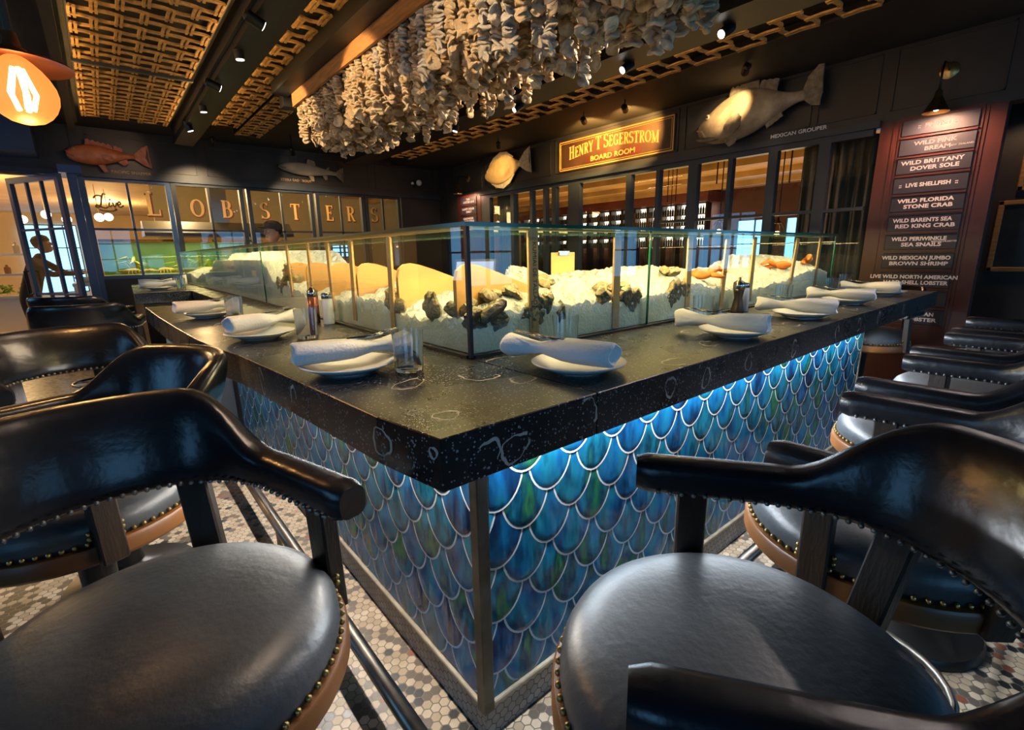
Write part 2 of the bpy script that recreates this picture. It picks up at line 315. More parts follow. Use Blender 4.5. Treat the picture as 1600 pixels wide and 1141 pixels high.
class MB:
    def __init__(s): s.v = []; s.f = []; s.m = []
    def add(s, vs, fs, mi=0):
        o = len(s.v); s.v += [tuple(x) for x in vs]; s.f += [tuple(i+o for i in f) for f in fs]; s.m += [mi]*len(fs); return s
    def box(s, c, d, rot=None, mi=0, bev=0.0):
        x, y, z = (k/2 for k in d)
        if bev:
            b = min(bev, x*.9, y*.9, z*.9); vs = []
            # chamfered box: 24 verts
            for sx in (-1, 1):
                for sy in (-1, 1):
                    for sz in (-1, 1):
                        vs += [(sx*x, sy*(y-b), sz*(z-b)), (sx*(x-b), sy*y, sz*(z-b)), (sx*(x-b), sy*(y-b), sz*z)]
            bm = bmesh.new()
            for p in vs: bm.verts.new(p)
            r = bmesh.ops.convex_hull(bm, input=bm.verts)
            bmesh.ops.recalc_face_normals(bm, faces=bm.faces)
            bm.verts.index_update(); vv = [v.co.copy() for v in bm.verts]; ff = [[v.index for v in f.verts] for f in bm.faces]; bm.free()
        else:
            vv = [Vector((sx*x, sy*y, sz*z)) for sx in (-1, 1) for sy in (-1, 1) for sz in (-1, 1)]
            ff = [(0, 1, 3, 2), (4, 6, 7, 5), (0, 4, 5, 1), (2, 3, 7, 6), (0, 2, 6, 4), (1, 5, 7, 3)]
        if rot is not None: R = Euler(rot).to_matrix(); vv = [R @ v for v in vv]
        c = Vector(c); return s.add([v+c for v in vv], ff, mi)
    def b2(s, a, b, **k):
        a = Vector(a); b = Vector(b); return s.box((a+b)/2, [abs(q) for q in (b-a)], **k)
    def tube(s, pts, r, n=10, cap=True, mi=0, closed=False):
        pts = [Vector(p) for p in pts]; rs = r if isinstance(r, (list, tuple)) else [r]*len(pts); vs = []; fs = []; K = len(pts)
        prev = None
        for i, p in enumerate(pts):
            t = (pts[(i+1) % K]-pts[i-1]) if closed else (pts[min(i+1, K-1)]-pts[max(i-1, 0)])
            t.normalize()
            if prev is None: a = t.orthogonal().normalized()
            else: a = (prev-t*prev.dot(t)); a = a.normalized() if a.length > 1e-6 else t.orthogonal().normalized()
            prev = a; b = t.cross(a)
            vs += [p+(a*math.cos(2*PI*j/n)+b*math.sin(2*PI*j/n))*rs[i] for j in range(n)]
        for i in range(K if closed else K-1):
            k = (i+1) % K
            fs += [(i*n+j, i*n+(j+1) % n, k*n+(j+1) % n, k*n+j) for j in range(n)]
        if cap and not closed: fs += [tuple(range(n))[::-1], tuple((K-1)*n+j for j in range(n))]
        return s.add(vs, fs, mi)
    def lathe(s, prof, n=28, c=(0, 0, 0), mi=0, axis=None):
        vs = []; fs = []; c = Vector(c); K = len(prof)
        Q = Vector((0, 0, 1)).rotation_difference(Vector(axis)) if axis is not None else None
        for r, z in prof:
            for j in range(n):
                p = Vector((r*math.cos(2*PI*j/n), r*math.sin(2*PI*j/n), z))
                vs.append((Q @ p if Q else p)+c)
        for i in range(K-1): fs += [(i*n+j, i*n+(j+1) % n, (i+1)*n+(j+1) % n, (i+1)*n+j) for j in range(n)]
        if prof[0][0] > 1e-5: fs.append(tuple(range(n))[::-1])
        if prof[-1][0] > 1e-5: fs.append(tuple((K-1)*n+j for j in range(n)))
        return s.add(vs, fs, mi)
    def prism(s, poly, z0, z1, mat4=None, mi=0):
        n = len(poly); vs = [Vector((p[0], p[1], z0)) for p in poly]+[Vector((p[0], p[1], z1)) for p in poly]
        if mat4 is not None: vs = [mat4 @ v for v in vs]
        fs = [tuple(range(n))[::-1], tuple(range(n, 2*n))]+[(i, (i+1) % n, n+(i+1) % n, n+i) for i in range(n)]
        return s.add(vs, fs, mi)
    def ball(s, c, r, nu=10, nv=6, mi=0):
        rr = r if isinstance(r, (tuple, list)) else (r, r, r); vs = []; fs = []
        for i in range(nv+1):
            t = PI*i/nv
            for j in range(nu): vs.append((c[0]+rr[0]*math.sin(t)*math.cos(2*PI*j/nu), c[1]+rr[1]*math.sin(t)*math.sin(2*PI*j/nu), c[2]+rr[2]*math.cos(t)))
        for i in range(nv): fs += [(i*nu+j, i*nu+(j+1) % nu, (i+1)*nu+(j+1) % nu, (i+1)*nu+j)[::-1] for j in range(nu)]
        return s.add(vs, fs, mi)
    def xf(s, Mx): s.v = [tuple(Mx @ Vector(v)) for v in s.v]; return s
    def build(s, name, m, parent=None, smooth=False, weld=False, autos=None):
        me = bpy.data.meshes.new(name); me.from_pydata(s.v, [], s.f); ms = m if isinstance(m, (list, tuple)) else [m]
        for k in ms: me.materials.append(k)
        if len(ms) > 1: me.polygons.foreach_set('material_index', s.m)
        if weld:
            bm = bmesh.new(); bm.from_mesh(me); bmesh.ops.remove_doubles(bm, verts=bm.verts, dist=1e-5); bmesh.ops.recalc_face_normals(bm, faces=bm.faces); bm.to_mesh(me); bm.free()
        if smooth or autos:
            me.polygons.foreach_set('use_smooth', [True]*len(me.polygons))
            if autos:
                me.set_sharp_from_angle(angle=math.radians(autos))
        me.update()
        return link(bpy.data.objects.new(name, me), parent)
def struct(o): o['kind'] = 'structure'; return o
def copy_tree(o, parent=None):
    c = o.copy(); COL.objects.link(c)
    if parent is not None: c.parent = parent
    for ch in [x for x in KIDS.get(o.name, [])]: copy_tree(ch, c)
    return c
KIDS = {}
def kids(o):
    KIDS[o.name] = [x for x in bpy.data.objects if x.parent == o]
    for x in KIDS[o.name]: kids(x)
def text(name, body, size, m, matrix, parent=None, ext=0.002, sx=1.0, offset=0.0, align='CENTER', spacing=1.0):
    cu = bpy.data.curves.new(name, 'FONT'); cu.body = body; cu.size = size; cu.extrude = ext; cu.offset = offset
    cu.align_x = align; cu.align_y = 'CENTER'; cu.space_character = spacing; cu.resolution_u = 3
    tmp = bpy.data.objects.new(name, cu); me = bpy.data.meshes.new_from_object(tmp); bpy.data.objects.remove(tmp); bpy.data.curves.remove(cu)
    me.materials.clear(); me.materials.append(m); o = bpy.data.objects.new(name, me); link(o, parent)
    o.matrix_local = matrix @ Matrix.Diagonal((sx, 1, 1, 1)); return o
def basis_xz(o, x, z):
    x = Vector(x).normalized(); z = Vector(z).normalized(); y = z.cross(x)
    return Matrix(((x.x, y.x, z.x, o[0]), (x.y, y.y, z.y, o[1]), (x.z, y.z, z.z, o[2]), (0, 0, 0, 1)))
def basis(o, x, y):
    x = Vector(x).normalized(); y = Vector(y).normalized(); z = x.cross(y)
    return Matrix(((x.x, y.x, z.x, o[0]), (x.y, y.y, z.y, o[1]), (x.z, y.z, z.z, o[2]), (0, 0, 0, 1)))

# ============================================================ SETTING
def sbox(name, a, b, m, **k): return struct(MB().b2(a, b, **k).build(name, M[m] if isinstance(m, str) else m))
sbox('floor', (-4.2, -4.6, -0.1), (14, 8.0, 0), 'floor')
sbox('floor_kitchen', (-9, 8.0, -0.1), (8, 27, 0.0), 'kfloor')
sbox('ceiling', (-4.2, -4.6, 3.06), (14, 8.2, 3.16), 'ceil')
# soffit lower ceiling beside the right wall
sbox('trim_1', (3.99, -2.5, 3.0), (5.0, 8.0, 3.06), 'ceil')
# ---- back wall (y = 8) with five glazed bays
YB = 8.0
bays = [(-0.39, 0.47), (0.59, 1.40), (1.56, 2.45), (2.61, 3.355), (3.485, 4.07)]
mb = MB(); mb.b2((-0.46, YB, 2.43), (5.0, YB+0.16, 3.06)); mb.b2((-0.46, YB, 0), (4.2, YB+0.16, 1.12)); mb.b2((4.16, YB, 0), (5.16, YB+0.16, 2.43))
# panel mouldings in the header
for i in range(4):
    x0 = -0.3+i*1.32
    for (a, b) in (((x0, 2.56), (x0+1.2, 2.575)), ((x0, 2.96), (x0+1.2, 2.975)), ((x0, 2.56), (x0+0.015, 2.975)), ((x0+1.185, 2.56), (x0+1.2, 2.975))):
        mb.b2((a[0], YB-0.012, a[1]), (b[0], YB, b[1]))
struct(mb.build('wall_back', M['wall']))
sbox('trim_2', (-1.5, YB-0.05, 2.44), (5.0, YB, 2.50), 'steel_dark')
sbox('wall_back_left', (-4.2, 8.02, 2.43), (-0.46, 8.18, 3.06), 'wall')
sbox('trim_3', (-4.2, 7.55, 2.62), (-0.78, 8.02, 3.0), mat('soffit_blue', (0.05, 0.075, 0.14), 0.4))
n = 0
for (x0, x1) in bays:
    n += 1
    fr = MB(); xm = (x0+x1)/2; t = 0.028
    fr.b2((x0-0.055, YB-0.02, 1.12), (x0, YB+0.07, 2.43)); fr.b2((x1, YB-0.02, 1.12), (x1+0.055, YB+0.07, 2.43))
    fr.b2((x0, YB-0.02, 2.40), (x1, YB+0.07, 2.43)); fr.b2((x0, YB-0.02, 1.12), (x1, YB+0.07, 1.165))
    fr.b2((xm-t/2, YB, 1.165), (xm+t/2, YB+0.05, 2.40)); fr.b2((x0, YB, 1.77), (x1, YB+0.05, 1.798))
    w = struct(fr.build('window_%d' % n, M['steel_blue_daylit' if n == 1 else 'steel_dark']))
    MB().b2((x0, YB+0.02, 1.165), (x1, YB+0.026, 2.40)).build('pane', M['win'], w)
# ---- right wall (x = 5)
XR = 5.0
mb = MB(); mb.b2((XR, 0.73, 2.40), (XR+0.16, 8.16, 3.06)); mb.b2((XR, 0.73, 0), (XR+0.16, 6.6, 0.55)); mb.b2((XR, 6.53, 0), (XR+0.16, 8.16, 2.40)); mb.b2((XR, -2.5, 2.42), (XR+0.16, 0.73, 3.06))
for (y0, y1) in ((0.78, 1.25), (1.3, 2.62), (2.70, 4.72), (4.82, 6.45), (6.55, 7.5), (-0.75, -0.12), (-0.02, 0.68)):
    for (a, b) in (((y0, 2.505), (y1, 2.517)), ((y0, 2.965), (y1, 2.977)), ((y0, 2.505), (y0+0.012, 2.977)), ((y1-0.012, 2.505), (y1, 2.977))):
        mb.b2((XR-0.012, a[0], a[1]), (XR, b[0], b[1]))
struct(mb.build('wall_right', M['wall']))
sbox('trim_4', (XR-0.035, 0.73, 2.385), (XR, 6.6, 2.44), 'steel_dark')
sbox('wall_right_panel', (XR, -0.055, 0), (XR+0.16, 0.73, 2.42), 'mahog')
mb = MB()
for y in (0.045, 0.62): mb.b2((XR-0.006, y, 0.55), (XR, y+0.014, 2.42))
struct(mb.build('trim_5', M['mahog']))
posts = [(6.35, 6.53), (5.70, 5.78), (5.24, 5.30), (4.93, 4.99), (4.72, 4.80), (4.24, 4.46), (3.35, 3.43), (2.93, 2.98), (2.43, 2.55), (2.03, 2.08), (1.57, 1.66), (1.10, 1.20), (0.73, 0.78)]
for k in range(len(posts)-1):
    n += 1; ya = posts[k+1][1]; yb = posts[k][0]
    fr = MB(); fr.b2((XR+0.0, yb, 0.55), (XR+0.08, posts[k][1], 2.40)); fr.b2((XR, ya, 2.33), (XR+0.08, yb, 2.40)); fr.b2((XR, ya, 0.55), (XR+0.08, yb, 0.62))
    if ya < 2.6: fr.b2((XR+0.01, ya, 1.705), (XR+0.06, yb, 1.735))
    w = struct(fr.build('window_%d' % n, M['steel_dark']))
    MB().b2((XR+0.04, ya, 0.62), (XR+0.046, yb, 2.33)).build('pane', M['win'], w)
# ---- other walls of the bar room (outside the picture, they carry the daylight windows)
def win_wall(axis, pos, a0, a1, wins, name):
    mb = MB(); z0, z1 = 0.9, 2.4; cur = a0; thick = 0.12
    def bx(p, q, za, zb):
        if axis == 'x': mb.b2((pos-thick, p, za), (pos, q, zb))
        else: mb.b2((p, pos-thick, za), (q, pos, zb))
    for (p, q) in wins:
        bx(cur, p, 0, 3.06); bx(p, q, 0, z0); bx(p, q, z1, 3.06); cur = q
    bx(cur, a1, 0, 3.06)
    struct(mb.build(name, M['wall']))
    global n
    for (p, q) in wins:
        n += 1; fr = MB(); k = max(2, round((q-p)/0.5)); pn = MB()
        for i in range(k+1):
            u = p+(q-p)*i/k
            if axis == 'x': fr.b2((pos-0.08, u-0.02, z0), (pos-0.03, u+0.02, z1))
            else: fr.b2((u-0.02, pos-0.08, z0), (u+0.02, pos-0.03, z1))
        for i in range(4):
            z = z0+(z1-z0)*i/3
            if axis == 'x': fr.b2((pos-0.08, p, z-0.015), (pos-0.03, q, z+0.015))
            else: fr.b2((p, pos-0.08, z-0.015), (q, pos-0.03, z+0.015))
        w = struct(fr.build('window_%d' % n, M['steel_dark']))
        if axis == 'x': pn.b2((pos-0.11, p, z0), (pos-0.10, q, z1))
        else: pn.b2((p, pos-0.11, z0), (q, pos-0.10, z1))
        pn.build('pane', M['daylight'], w)
win_wall('x', -3.6, -4.6, 8.0, [(-2.6, -1.2), (0.6, 2.4), (5.6, 6.9)], 'wall_left')
win_wall('y', -4.1, -3.6, 14.0, [(-1.5, 0.5), (2.5, 4.5), (6.9, 7.7), (9.4, 12.6)], 'wall_rear')
sbox('wall_far_right', (14, -4.6, 0), (14.1, 8, 3.06), 'wall')
# alcove to the right of the menu board with its picture wall
sbox('wall_alcove', (6.3, -1.1, 0), (6.42, 0.73, 3.06), mat('wall_alcove', (0.030, 0.016, 0.012), 0.5, var=0.3, scale=3))
sbox('wall_alcove_side', (5.16, 0.60, 0), (6.3, 0.73, 3.06), 'wall')
for nm, (y0, y1, z0, z1), lab in (('framed_picture', (0.10, 0.40, 1.22, 2.06), 'tall dark wooden picture frame hung in the alcove, nearer the menu board'), ('framed_picture', (-0.36, 0.02, 1.12, 1.78), 'gilt wooden picture frame hung low in the alcove, away from the menu board'), ('framed_picture', (-0.42, -0.08, 1.86, 2.25), 'small gilt frame hung above the low gilt frame in the alcove')):
    X = 6.29
    r = empty(nm, lab, 'picture frame', (X, (y0+y1)/2, z0)); f = MB(); w = 0.045
    h = z1-z0; hw = (y1-y0)/2
    for a, b in (((-0.04, -hw, 0), (0, hw, w)), ((-0.04, -hw, h-w), (0, hw, h)), ((-0.04, -hw, 0), (0, -hw+w, h)), ((-0.04, hw-w, 0), (0, hw, h))): f.b2(a, b, bev=0.008)
    f.build('frame', M['amberwood' if y0 < 0.05 else 'dkwood'], r)
    MB().b2((-0.015, -hw+w, w), (0, hw-w, h-w)).build('picture', mat('picture_dark', (0.02, 0.016, 0.012), 0.3, var=0.4), r)

lamp('SPOT', 'alcove_fill_light', (5.7, -.1, 2.7), 14, (1, .70, .40), (6.3, -.05, 1.6), .03, angle=80)  # spot without a fixture, added to brighten the frames in the alcove
# ---- room behind the lobster windows (kitchen and dining room)
sbox('ceiling_kitchen', (-9, 8.16, 3.2), (8, 27, 3.3), 'creamceil')
sbox('wall_kitchen_back', (-9, 26, 0), (8, 26.1, 3.2), 'creamwall')
sbox('wall_kitchen_left', (-9.1, 8.16, 0), (-9, 26, 3.2), 'creamwall')
sbox('wall_kitchen_partition', (0.75, 14, 0), (8, 14.1, 3.2), mat('khaki_wall', (0.26, 0.22, 0.12), 0.6, var=0.1, scale=1))
for i, (x0, x1, z0, z1, yy_) in enumerate([(-2.55, -0.95, 0.15, 2.75, 25.9), (2.15, 2.75, 1.35, 1.75, 13.95), (4.9, 5.4, 1.35, 1.75, 13.95)]):
    n += 1; fr = MB(); k = 4 if i == 0 else 2
    for j in range(k+1): fr.b2((x0+(x1-x0)*j/k-0.02, yy_-0.05, z0), (x0+(x1-x0)*j/k+0.02, yy_, z1))
    for j in range(4): fr.b2((x0, yy_-0.05, z0+(z1-z0)*j/3-0.02), (x1, yy_, z0+(z1-z0)*j/3+0.02))
    w = struct(fr.build('window_%d' % n, M['steel_dark'])); MB().b2((x0, yy_, z0), (x1, yy_+0.02, z1)).build('pane', M['daylight'], w)
# ---- board room behind the right windows
sbox('floor_boardroom', (5.16, 0.73, 0.0), (14, 8.0, 0.02), 'kfloor'); sbox('floor_boardroom_far', (5.16, 8.16, -0.08), (14, 15.6, 0.0), 'kfloor')
sbox('ceiling_boardroom', (5.16, 0.73, 3.04), (14, 15.6, 3.14), 'woodceil')
sbox('wall_boardroom_back', (13.7, 0.73, 0), (13.8, 15.6, 3.04), 'mahog')
sbox('wall_boardroom_side', (5.16, 15.5, 0), (13.7, 15.6, 3.04), 'creamwall')
sbox('trim_6', (12.9, 6.6, 2.72), (13.7, 15.5, 3.0), 'redwood')
for k_ in range(5): sbox('beam_%d' % (6+k_), (6.2+1.5*k_, 0.73, 2.92), (6.36+1.5*k_, 15.5, 3.04), 'woodceil')
for i in range(4):
    n += 1; y0 = 1.2+i*1.3
    w = struct(MB().b2((13.62, y0-0.03, 0.9), (13.7, y0, 2.15)).b2((13.62, y0+0.45, 0.9), (13.7, y0+0.48, 2.15)).b2((13.62, y0+0.93, 0.9), (13.7, y0+0.96, 2.15)).b2((13.62, y0, 1.5), (13.7, y0+0.93, 1.53)).build('window_%d' % n, M['steel_dark']))
    MB().b2((13.67, y0, 0.9), (13.68, y0+0.93, 2.15)).build('pane', M['daylight'], w)
# wine shelves
for i in range(16):
    y0 = 6.8+i*0.5
    r = empty('wine_rack', 'backlit shelf of wine bottles in the board room, beneath the red soffit', 'wine rack', (13.3, y0, 0), group='lit wine racks along the board room wall')
    f = MB()
    for z in (1.5, 1.8, 2.1, 2.4, 2.7): f.b2((-0.1, 0, z-0.01), (0.18, 0.44, z+0.01))
    for y in (0, 0.44): f.b2((-0.1, y-0.02, 0.0), (0.18, y+0.02, 2.71))
    f.build('shelving', M['dkwood'], r)
    MB().b2((0.17, 0.02, 1.5), (0.18, 0.42, 2.7)).build('light_panel', M['shelf_led'], r)
    bt = MB()
    for z in (1.51, 1.81, 2.11, 2.41):
        for q in range(5): bt.lathe([(0.034, 0), (0.034, 0.15), (0.012, 0.2), (0.012, 0.25)], 8, (0.02, 0.06+q*0.08, z))
    o = bt.build('bottles', M['bottle'], r); o['kind'] = 'stuff'
# curtains behind the glass
def curtain(y0, y1, lab, x=5.22, z1=2.38):
    r = MB(); k = int((y1-y0)/0.012); vs = []; fs = []
    for i in range(k+1):
        y = y0+(y1-y0)*i/k; a = 0.025*math.sin(i*0.9)+0.01*math.sin(i*0.37+1)
        vs += [(x+a, y, 0.05), (x+a, y, z1)]
    fs = [(2*i, 2*i+2, 2*i+3, 2*i+1) for i in range(k)]
    r.add(vs, fs); o = r.build('curtain', M['curtain'], smooth=True); md = o.modifiers.new('s', 'SOLIDIFY'); md.thickness = 0.004
    return tag(o, lab, 'curtain')
curtain(0.745, 1.40, 'wide grey green pleated curtain behind the glass beside the menu board')
curtain(5.85, 6.40, 'narrow grey curtain behind the glass under the flat fish')
# hanging cage lanterns in the board room
def lantern(x, y, z, lab):
    r = empty('cage_lantern', lab, 'pendant lamp', (x, y, z), group=None)
    b = MB()
    for a in range(8):
        t = a*PI/4; b.tube([(0.05*math.cos(t), 0.05*math.sin(t), 0.22), (0.10*math.cos(t), 0.10*math.sin(t), 0.14), (0.10*math.cos(t), 0.10*math.sin(t), 0)], 0.005, 5)
    b.tube([(0.10*math.cos(k*PI/8), 0.10*math.sin(k*PI/8), 0) for k in range(16)], 0.006, 5, closed=True); b.lathe([(0.055, 0.22), (0.02, 0.26), (0.01, 0.3)], 12)
    b.build('cage', M['black'], r)
    MB().tube([(0, 0, 0.3), (0, 0, 3.06-z)], 0.008, 6).build('rod', M['black'], r)
    MB().tube([(0, -0.09, 3.04-z), (0, -0.09, 0.75), (0, 0.09, 0.75), (0, 0.09, 3.04-z)], 0.010, 6).build('yoke', M['black'], r)
    MB().ball((0, 0, 0.08), 0.035).build('bulb', M['filament'], r)
lantern(6.6, 2.95, 1.55, 'glowing cage lantern hung in the board room, third from the menu board')
lantern(7.0, 2.30, 1.50, 'glowing cage lantern hung in the board room, second from the menu board')
lantern(6.4, 1.62, 1.55, 'glowing cage lantern hung in the board room, nearest the grey curtain')
lantern(8.4, 4.9, 1.55, 'glowing cage lantern far back in the board room, before the wine racks')

# ---- open steel door leaf beside the lobster windows
def door_leaf(p, q, name, lab=None):
    d = Vector((q[0]-p[0], q[1]-p[1], 0)); ln = d.length; d.normalize(); Mx = basis((p[0], p[1], 0), d, (0, 0, 1))
    b = MB(); w = 0.07; t = 0.05; h = 2.42
    b.b2((0, 0, -t/2), (w, h, t/2)); b.b2((ln-w, 0, -t/2), (ln, h, t/2)); b.b2((w, h-0.07, -t/2), (ln-w, h, t/2)); b.b2((w, 0, -t/2), (ln-w, 0.14, t/2))
    for i in (1, 2): u = w+(ln-2*w)*i/3; b.b2((u-0.014, 0.14, -0.018), (u+0.014, h-0.07, 0.018))
    for z in (0.95, 1.775): b.b2((w, z-0.014, -0.018), (ln-w, z+0.014, 0.018))
    b.xf(Mx); o = struct(b.build(name, M['steel_blue_daylit']))
    MB().b2((w, 0.14, -0.003), (ln-w, h-0.07, 0.003)).xf(Mx).build('pane', M['win'], o)
    hd = MB().tube([(0.035, 0.95, 0.03), (0.035, 0.95, 0.075), (0.035, 1.25, 0.075), (0.035, 1.25, 0.03)], 0.010, 8).xf(Mx).build('door_handle', M['black'], o)
door_leaf((-1.15, 8.53), (-0.62, 7.64), 'door_1')
mb = MB(); mb.b2((-0.55, 7.70, 0), (-0.46, 7.80, 2.43)); mb.b2((-0.46, 7.86, 0), (-0.40, 8.02, 2.43)); mb.b2((-0.62, 7.6, 2.43), (-0.40, 8.02, 2.52))
struct(mb.build('trim_7', M['steel_blue_daylit']))

# ============================================================ LETTERING (serif strokes drawn as outlines)
def arc(cx, cy, rx, ry, a0, a1, n=12): return [(cx+rx*math.cos(math.radians(a0+(a1-a0)*i/n)), cy+ry*math.sin(math.radians(a0+(a1-a0)*i/n))) for i in range(n+1)]
TK, TN = 0.17, 0.06
def stem(x, y0=0, y1=1, w=TK): return ([(x, y0), (x, y1)], w)
def bar(x0, x1, y, w=TN): return ([(x0, y), (x1, y)], w)
def serif(x, y, h=0.15): return bar(x-h, x+h, y+(0.025 if y < .5 else -0.025), 0.05)
def vw(pts, thick=TK, thin=TN):
    out = []
    for i in range(len(pts)):
        a = pts[max(i-1, 0)]; b = pts[min(i+1, len(pts)-1)]; dx, dy = b[0]-a[0], b[1]-a[1]; l = math.hypot(dx, dy) or 1
        out.append(thin+(thick-thin)*(abs(dy)/l)**2)
    return (pts, out)
GL = {
 'L': (0.66, [stem(.2), serif(.2, 0), serif(.2, 1), bar(.2, .64, .03), ([(.62, 0), (.62, .26)], .05)]),
 'O': (0.84, [vw(arc(.42, .5, .33, .46, 0, 360, 28))]),
 'B': (0.72, [stem(.2), serif(.16, 0, .11), serif(.16, 1, .11), vw([(.2, .97)]+arc(.36, .755, .2, .215, 90, -90)+[(.2, .54)]), vw([(.2, .54)]+arc(.38, .285, .24, .255, 90, -90)+[(.2, .03)])]),
 'S': (0.62, [vw(arc(.31, .745, .21, .225, 35, 180)+arc(.31, .745, .21, .225, 185, 250, 5)+arc(.31, .27, .24, .24, 70, -10, 6)+arc(.31, .27, .24, .24, -15, -150)), ([(.50, .80), (.50, .98)], .05), ([(.08, .02), (.08, .24)], .05)]),
 'T': (0.74, [stem(.37), serif(.37, 0), bar(.06, .68, .965), ([(.06, .78), (.06, .99)], .05), ([(.68, .78), (.68, .99)], .05)]),
 'E': (0.66, [stem(.2), serif(.16, 0, .11), serif(.16, 1, .11), bar(.2, .6, .03), bar(.2, .58, .97), bar(.2, .46, .52), ([(.6, 0), (.6, .22)], .05), ([(.58, .8), (.58, 1)], .05), ([(.46, .42), (.46, .62)], .05)]),
 'R': (0.74, [stem(.2), serif(.2, 0, .13), serif(.16, 1, .11), vw([(.2, .97)]+arc(.36, .74, .22, .23, 90, -90)+[(.2, .51)]), ([(.38, .51), (.62, .03)], .15), bar(.58, .74, .025, .05)]),
 'H': (0.82, [stem(.2), stem(.62), serif(.2, 0, .13), serif(.2, 1, .13), serif(.62, 0, .13), serif(.62, 1, .13), bar(.2, .62, .52)]),
 'N': (0.84, [stem(.18, w=.07), stem(.66, w=.07), ([(.18, .97), (.66, .03)], .17), serif(.16, 0, .12), serif(.12, 1, .1), serif(.68, 1, .12)]),
 'Y': (0.76, [stem(.38, 0, .46), ([(.38, .44), (.12, .98)], .15), ([(.38, .44), (.64, .98)], .07), serif(.38, 0), serif(.12, 1, .12), serif(.64, 1, .1)]),
 'G': (0.80, [vw(arc(.42, .5, .32, .46, 45, 318, 22)), stem(.64, .05, .42), bar(.52, .76, .42, .05), ([(.66, .74), (.66, .95)], .05)]),
 'M': (1.0, [stem(.16, w=.07), stem(.82), ([(.16, .97), (.48, .05)], .17), ([(.48, .05), (.82, .97)], .07), serif(.16, 0, .11), serif(.82, 0, .13), serif(.1, 1, .1), serif(.86, 1, .1)]),
}
def glyph(mb, ch, ox, oy, size, Mx, z=0.0, th=0.004, sx=1.0, grow=0.0, slope=0.0, mi=0):
    wd, strokes = GL[ch]
    for k, (pts, w) in enumerate(strokes):
        ws = w if isinstance(w, list) else [w]*len(pts); vs = []
        zz = z+th+0.0002*k
        for i, p in enumerate(pts):
            a = pts[max(i-1, 0)]; b = pts[min(i+1, len(pts)-1)]; dx, dy = b[0]-a[0], b[1]-a[1]; l = math.hypot(dx, dy) or 1; nx, ny = -dy/l, dx/l
            ext = grow if i in (0, len(pts)-1) else 0
            ex, ey = (-dx/l*ext, -dy/l*ext) if i == 0 else ((dx/l*ext, dy/l*ext) if i == len(pts)-1 else (0, 0))
            for q in (1, -1):
                X = (p[0]+ex+nx*q*(ws[i]/2+grow))*sx; Y = p[1]+ey+ny*q*(ws[i]/2+grow)
                for dz in (z, zz): vs.append(Mx @ Vector((ox+X*size, oy+(Y+slope*X)*size, dz)))
        n_ = len(pts); fs = []
        for i in range(n_-1):
            a = 4*i; b = a+4
            fs += [(a+1, a+3, b+3, b+1), (a, b, b+2, a+2), (a, a+1, b+1, b), (a+2, b+2, b+3, a+3)]
        fs += [(0, 2, 3, 1), (4*n_-4, 4*n_-3, 4*n_-1, 4*n_-2)]
        mb.add(vs, fs, mi)
    return wd*size*sx

# gold window lettering, on the glass of the back wall
sg = empty('window_lettering', 'gold leaf LIVE LOBSTERS lettering on the glass of the back windows', 'sign', (0, YB+0.012, 1.98))
Mx = basis((0, 0, 0), (1, 0, 0), (0, 0, 1))
for ch, x in zip('LOBSTERS', (0.20, 0.735, 1.13, 1.675, 2.13, 2.70, 3.07, 3.53)):
    sz = 0.31 if ch == 'L' else 0.25
    a = MB(); glyph(a, ch, x+0.012, -0.012, sz, Mx, 0.0, 0.002, 0.85, 0.035, mi=1); glyph(a, ch, x, 0, sz, Mx, 0.003, 0.003, 0.85, 0.0, mi=0)
    a.build('letter', [M['gold'], M['goldred']], sg)
script = MB()
SW = [[(.02, .36), (.08, .45), (.2, .46), (.28, .40)], [(.37, .50), (.32, .53), (.27, .46), (.23, .30), (.19, .14), (.12, .05), (.05, .07), (.08, .13), (.18, .08), (.30, .03), (.40, .08)], [(.45, .25), (.42, .13), (.46, .09), (.51, .15)],
      [(.53, .25), (.56, .10), (.60, .10), (.65, .25)], [(.68, .16), (.76, .20), (.74, .27), (.69, .24), (.68, .13), (.75, .08), (.84, .15)], [(.12, -.03), (.30, -.07), (.52, -.06), (.62, -.01), (.56, .02)]]
for pts in SW:
    sm_ = []
    for i in range(len(pts)-1):
        p0, p1, p2, p3 = [Vector(pts[min(max(i+k_, 0), len(pts)-1)]) for k_ in (-1, 0, 1, 2)]
        for t in (0, .25, .5, .75): sm_.append(.5*((2*p1)+(p2-p0)*t+(2*p0-5*p1+4*p2-p3)*t*t+(3*p1-p0-3*p2+p3)*t**3))
    sm_.append(Vector(pts[-1])); script.tube([(-.345+.37*q.x, -.006, .065+.37*q.y) for q in sm_], 0.010, 6)
script.ball((-.345+.37*.47, -.006, .065+.37*.33), 0.011)
script.build('script_word', M['gold'], sg)

# ============================================================ BAR
ZC = 1.07; TH = 0.10
left_edge = [(0, 0), (-.030, .188), (-.055, .516), (-.100, 1.069), (-.130, 1.25), (-.157, 1.56), (-.178, 1.99), (-.201, 2.58), (-.217, 3.31)]
def slab(poly, name, label, z0=ZC-TH, z1=ZC):
    bm = bmesh.new(); vb = [bm.verts.new((x, y, z0)) for x, y in poly]; f = bm.faces.new(vb)
    r = bmesh.ops.extrude_face_region(bm, geom=[f])
    bmesh.ops.translate(bm, verts=[v for v in r['geom'] if isinstance(v, bmesh.types.BMVert)], vec=(0, 0, z1-z0))
    bmesh.ops.recalc_face_normals(bm, faces=bm.faces)
    bmesh.ops.bevel(bm, geom=[e for e in bm.edges], offset=0.002, segments=1, affect='EDGES', clamp_overlap=True)
    me = bpy.data.meshes.new(name); bm.to_mesh(me); bm.free(); me.materials.append(M['terrazzo'])
    o = bpy.data.objects.new(name, me); COL.objects.link(o); return tag(o, label, 'bar counter')
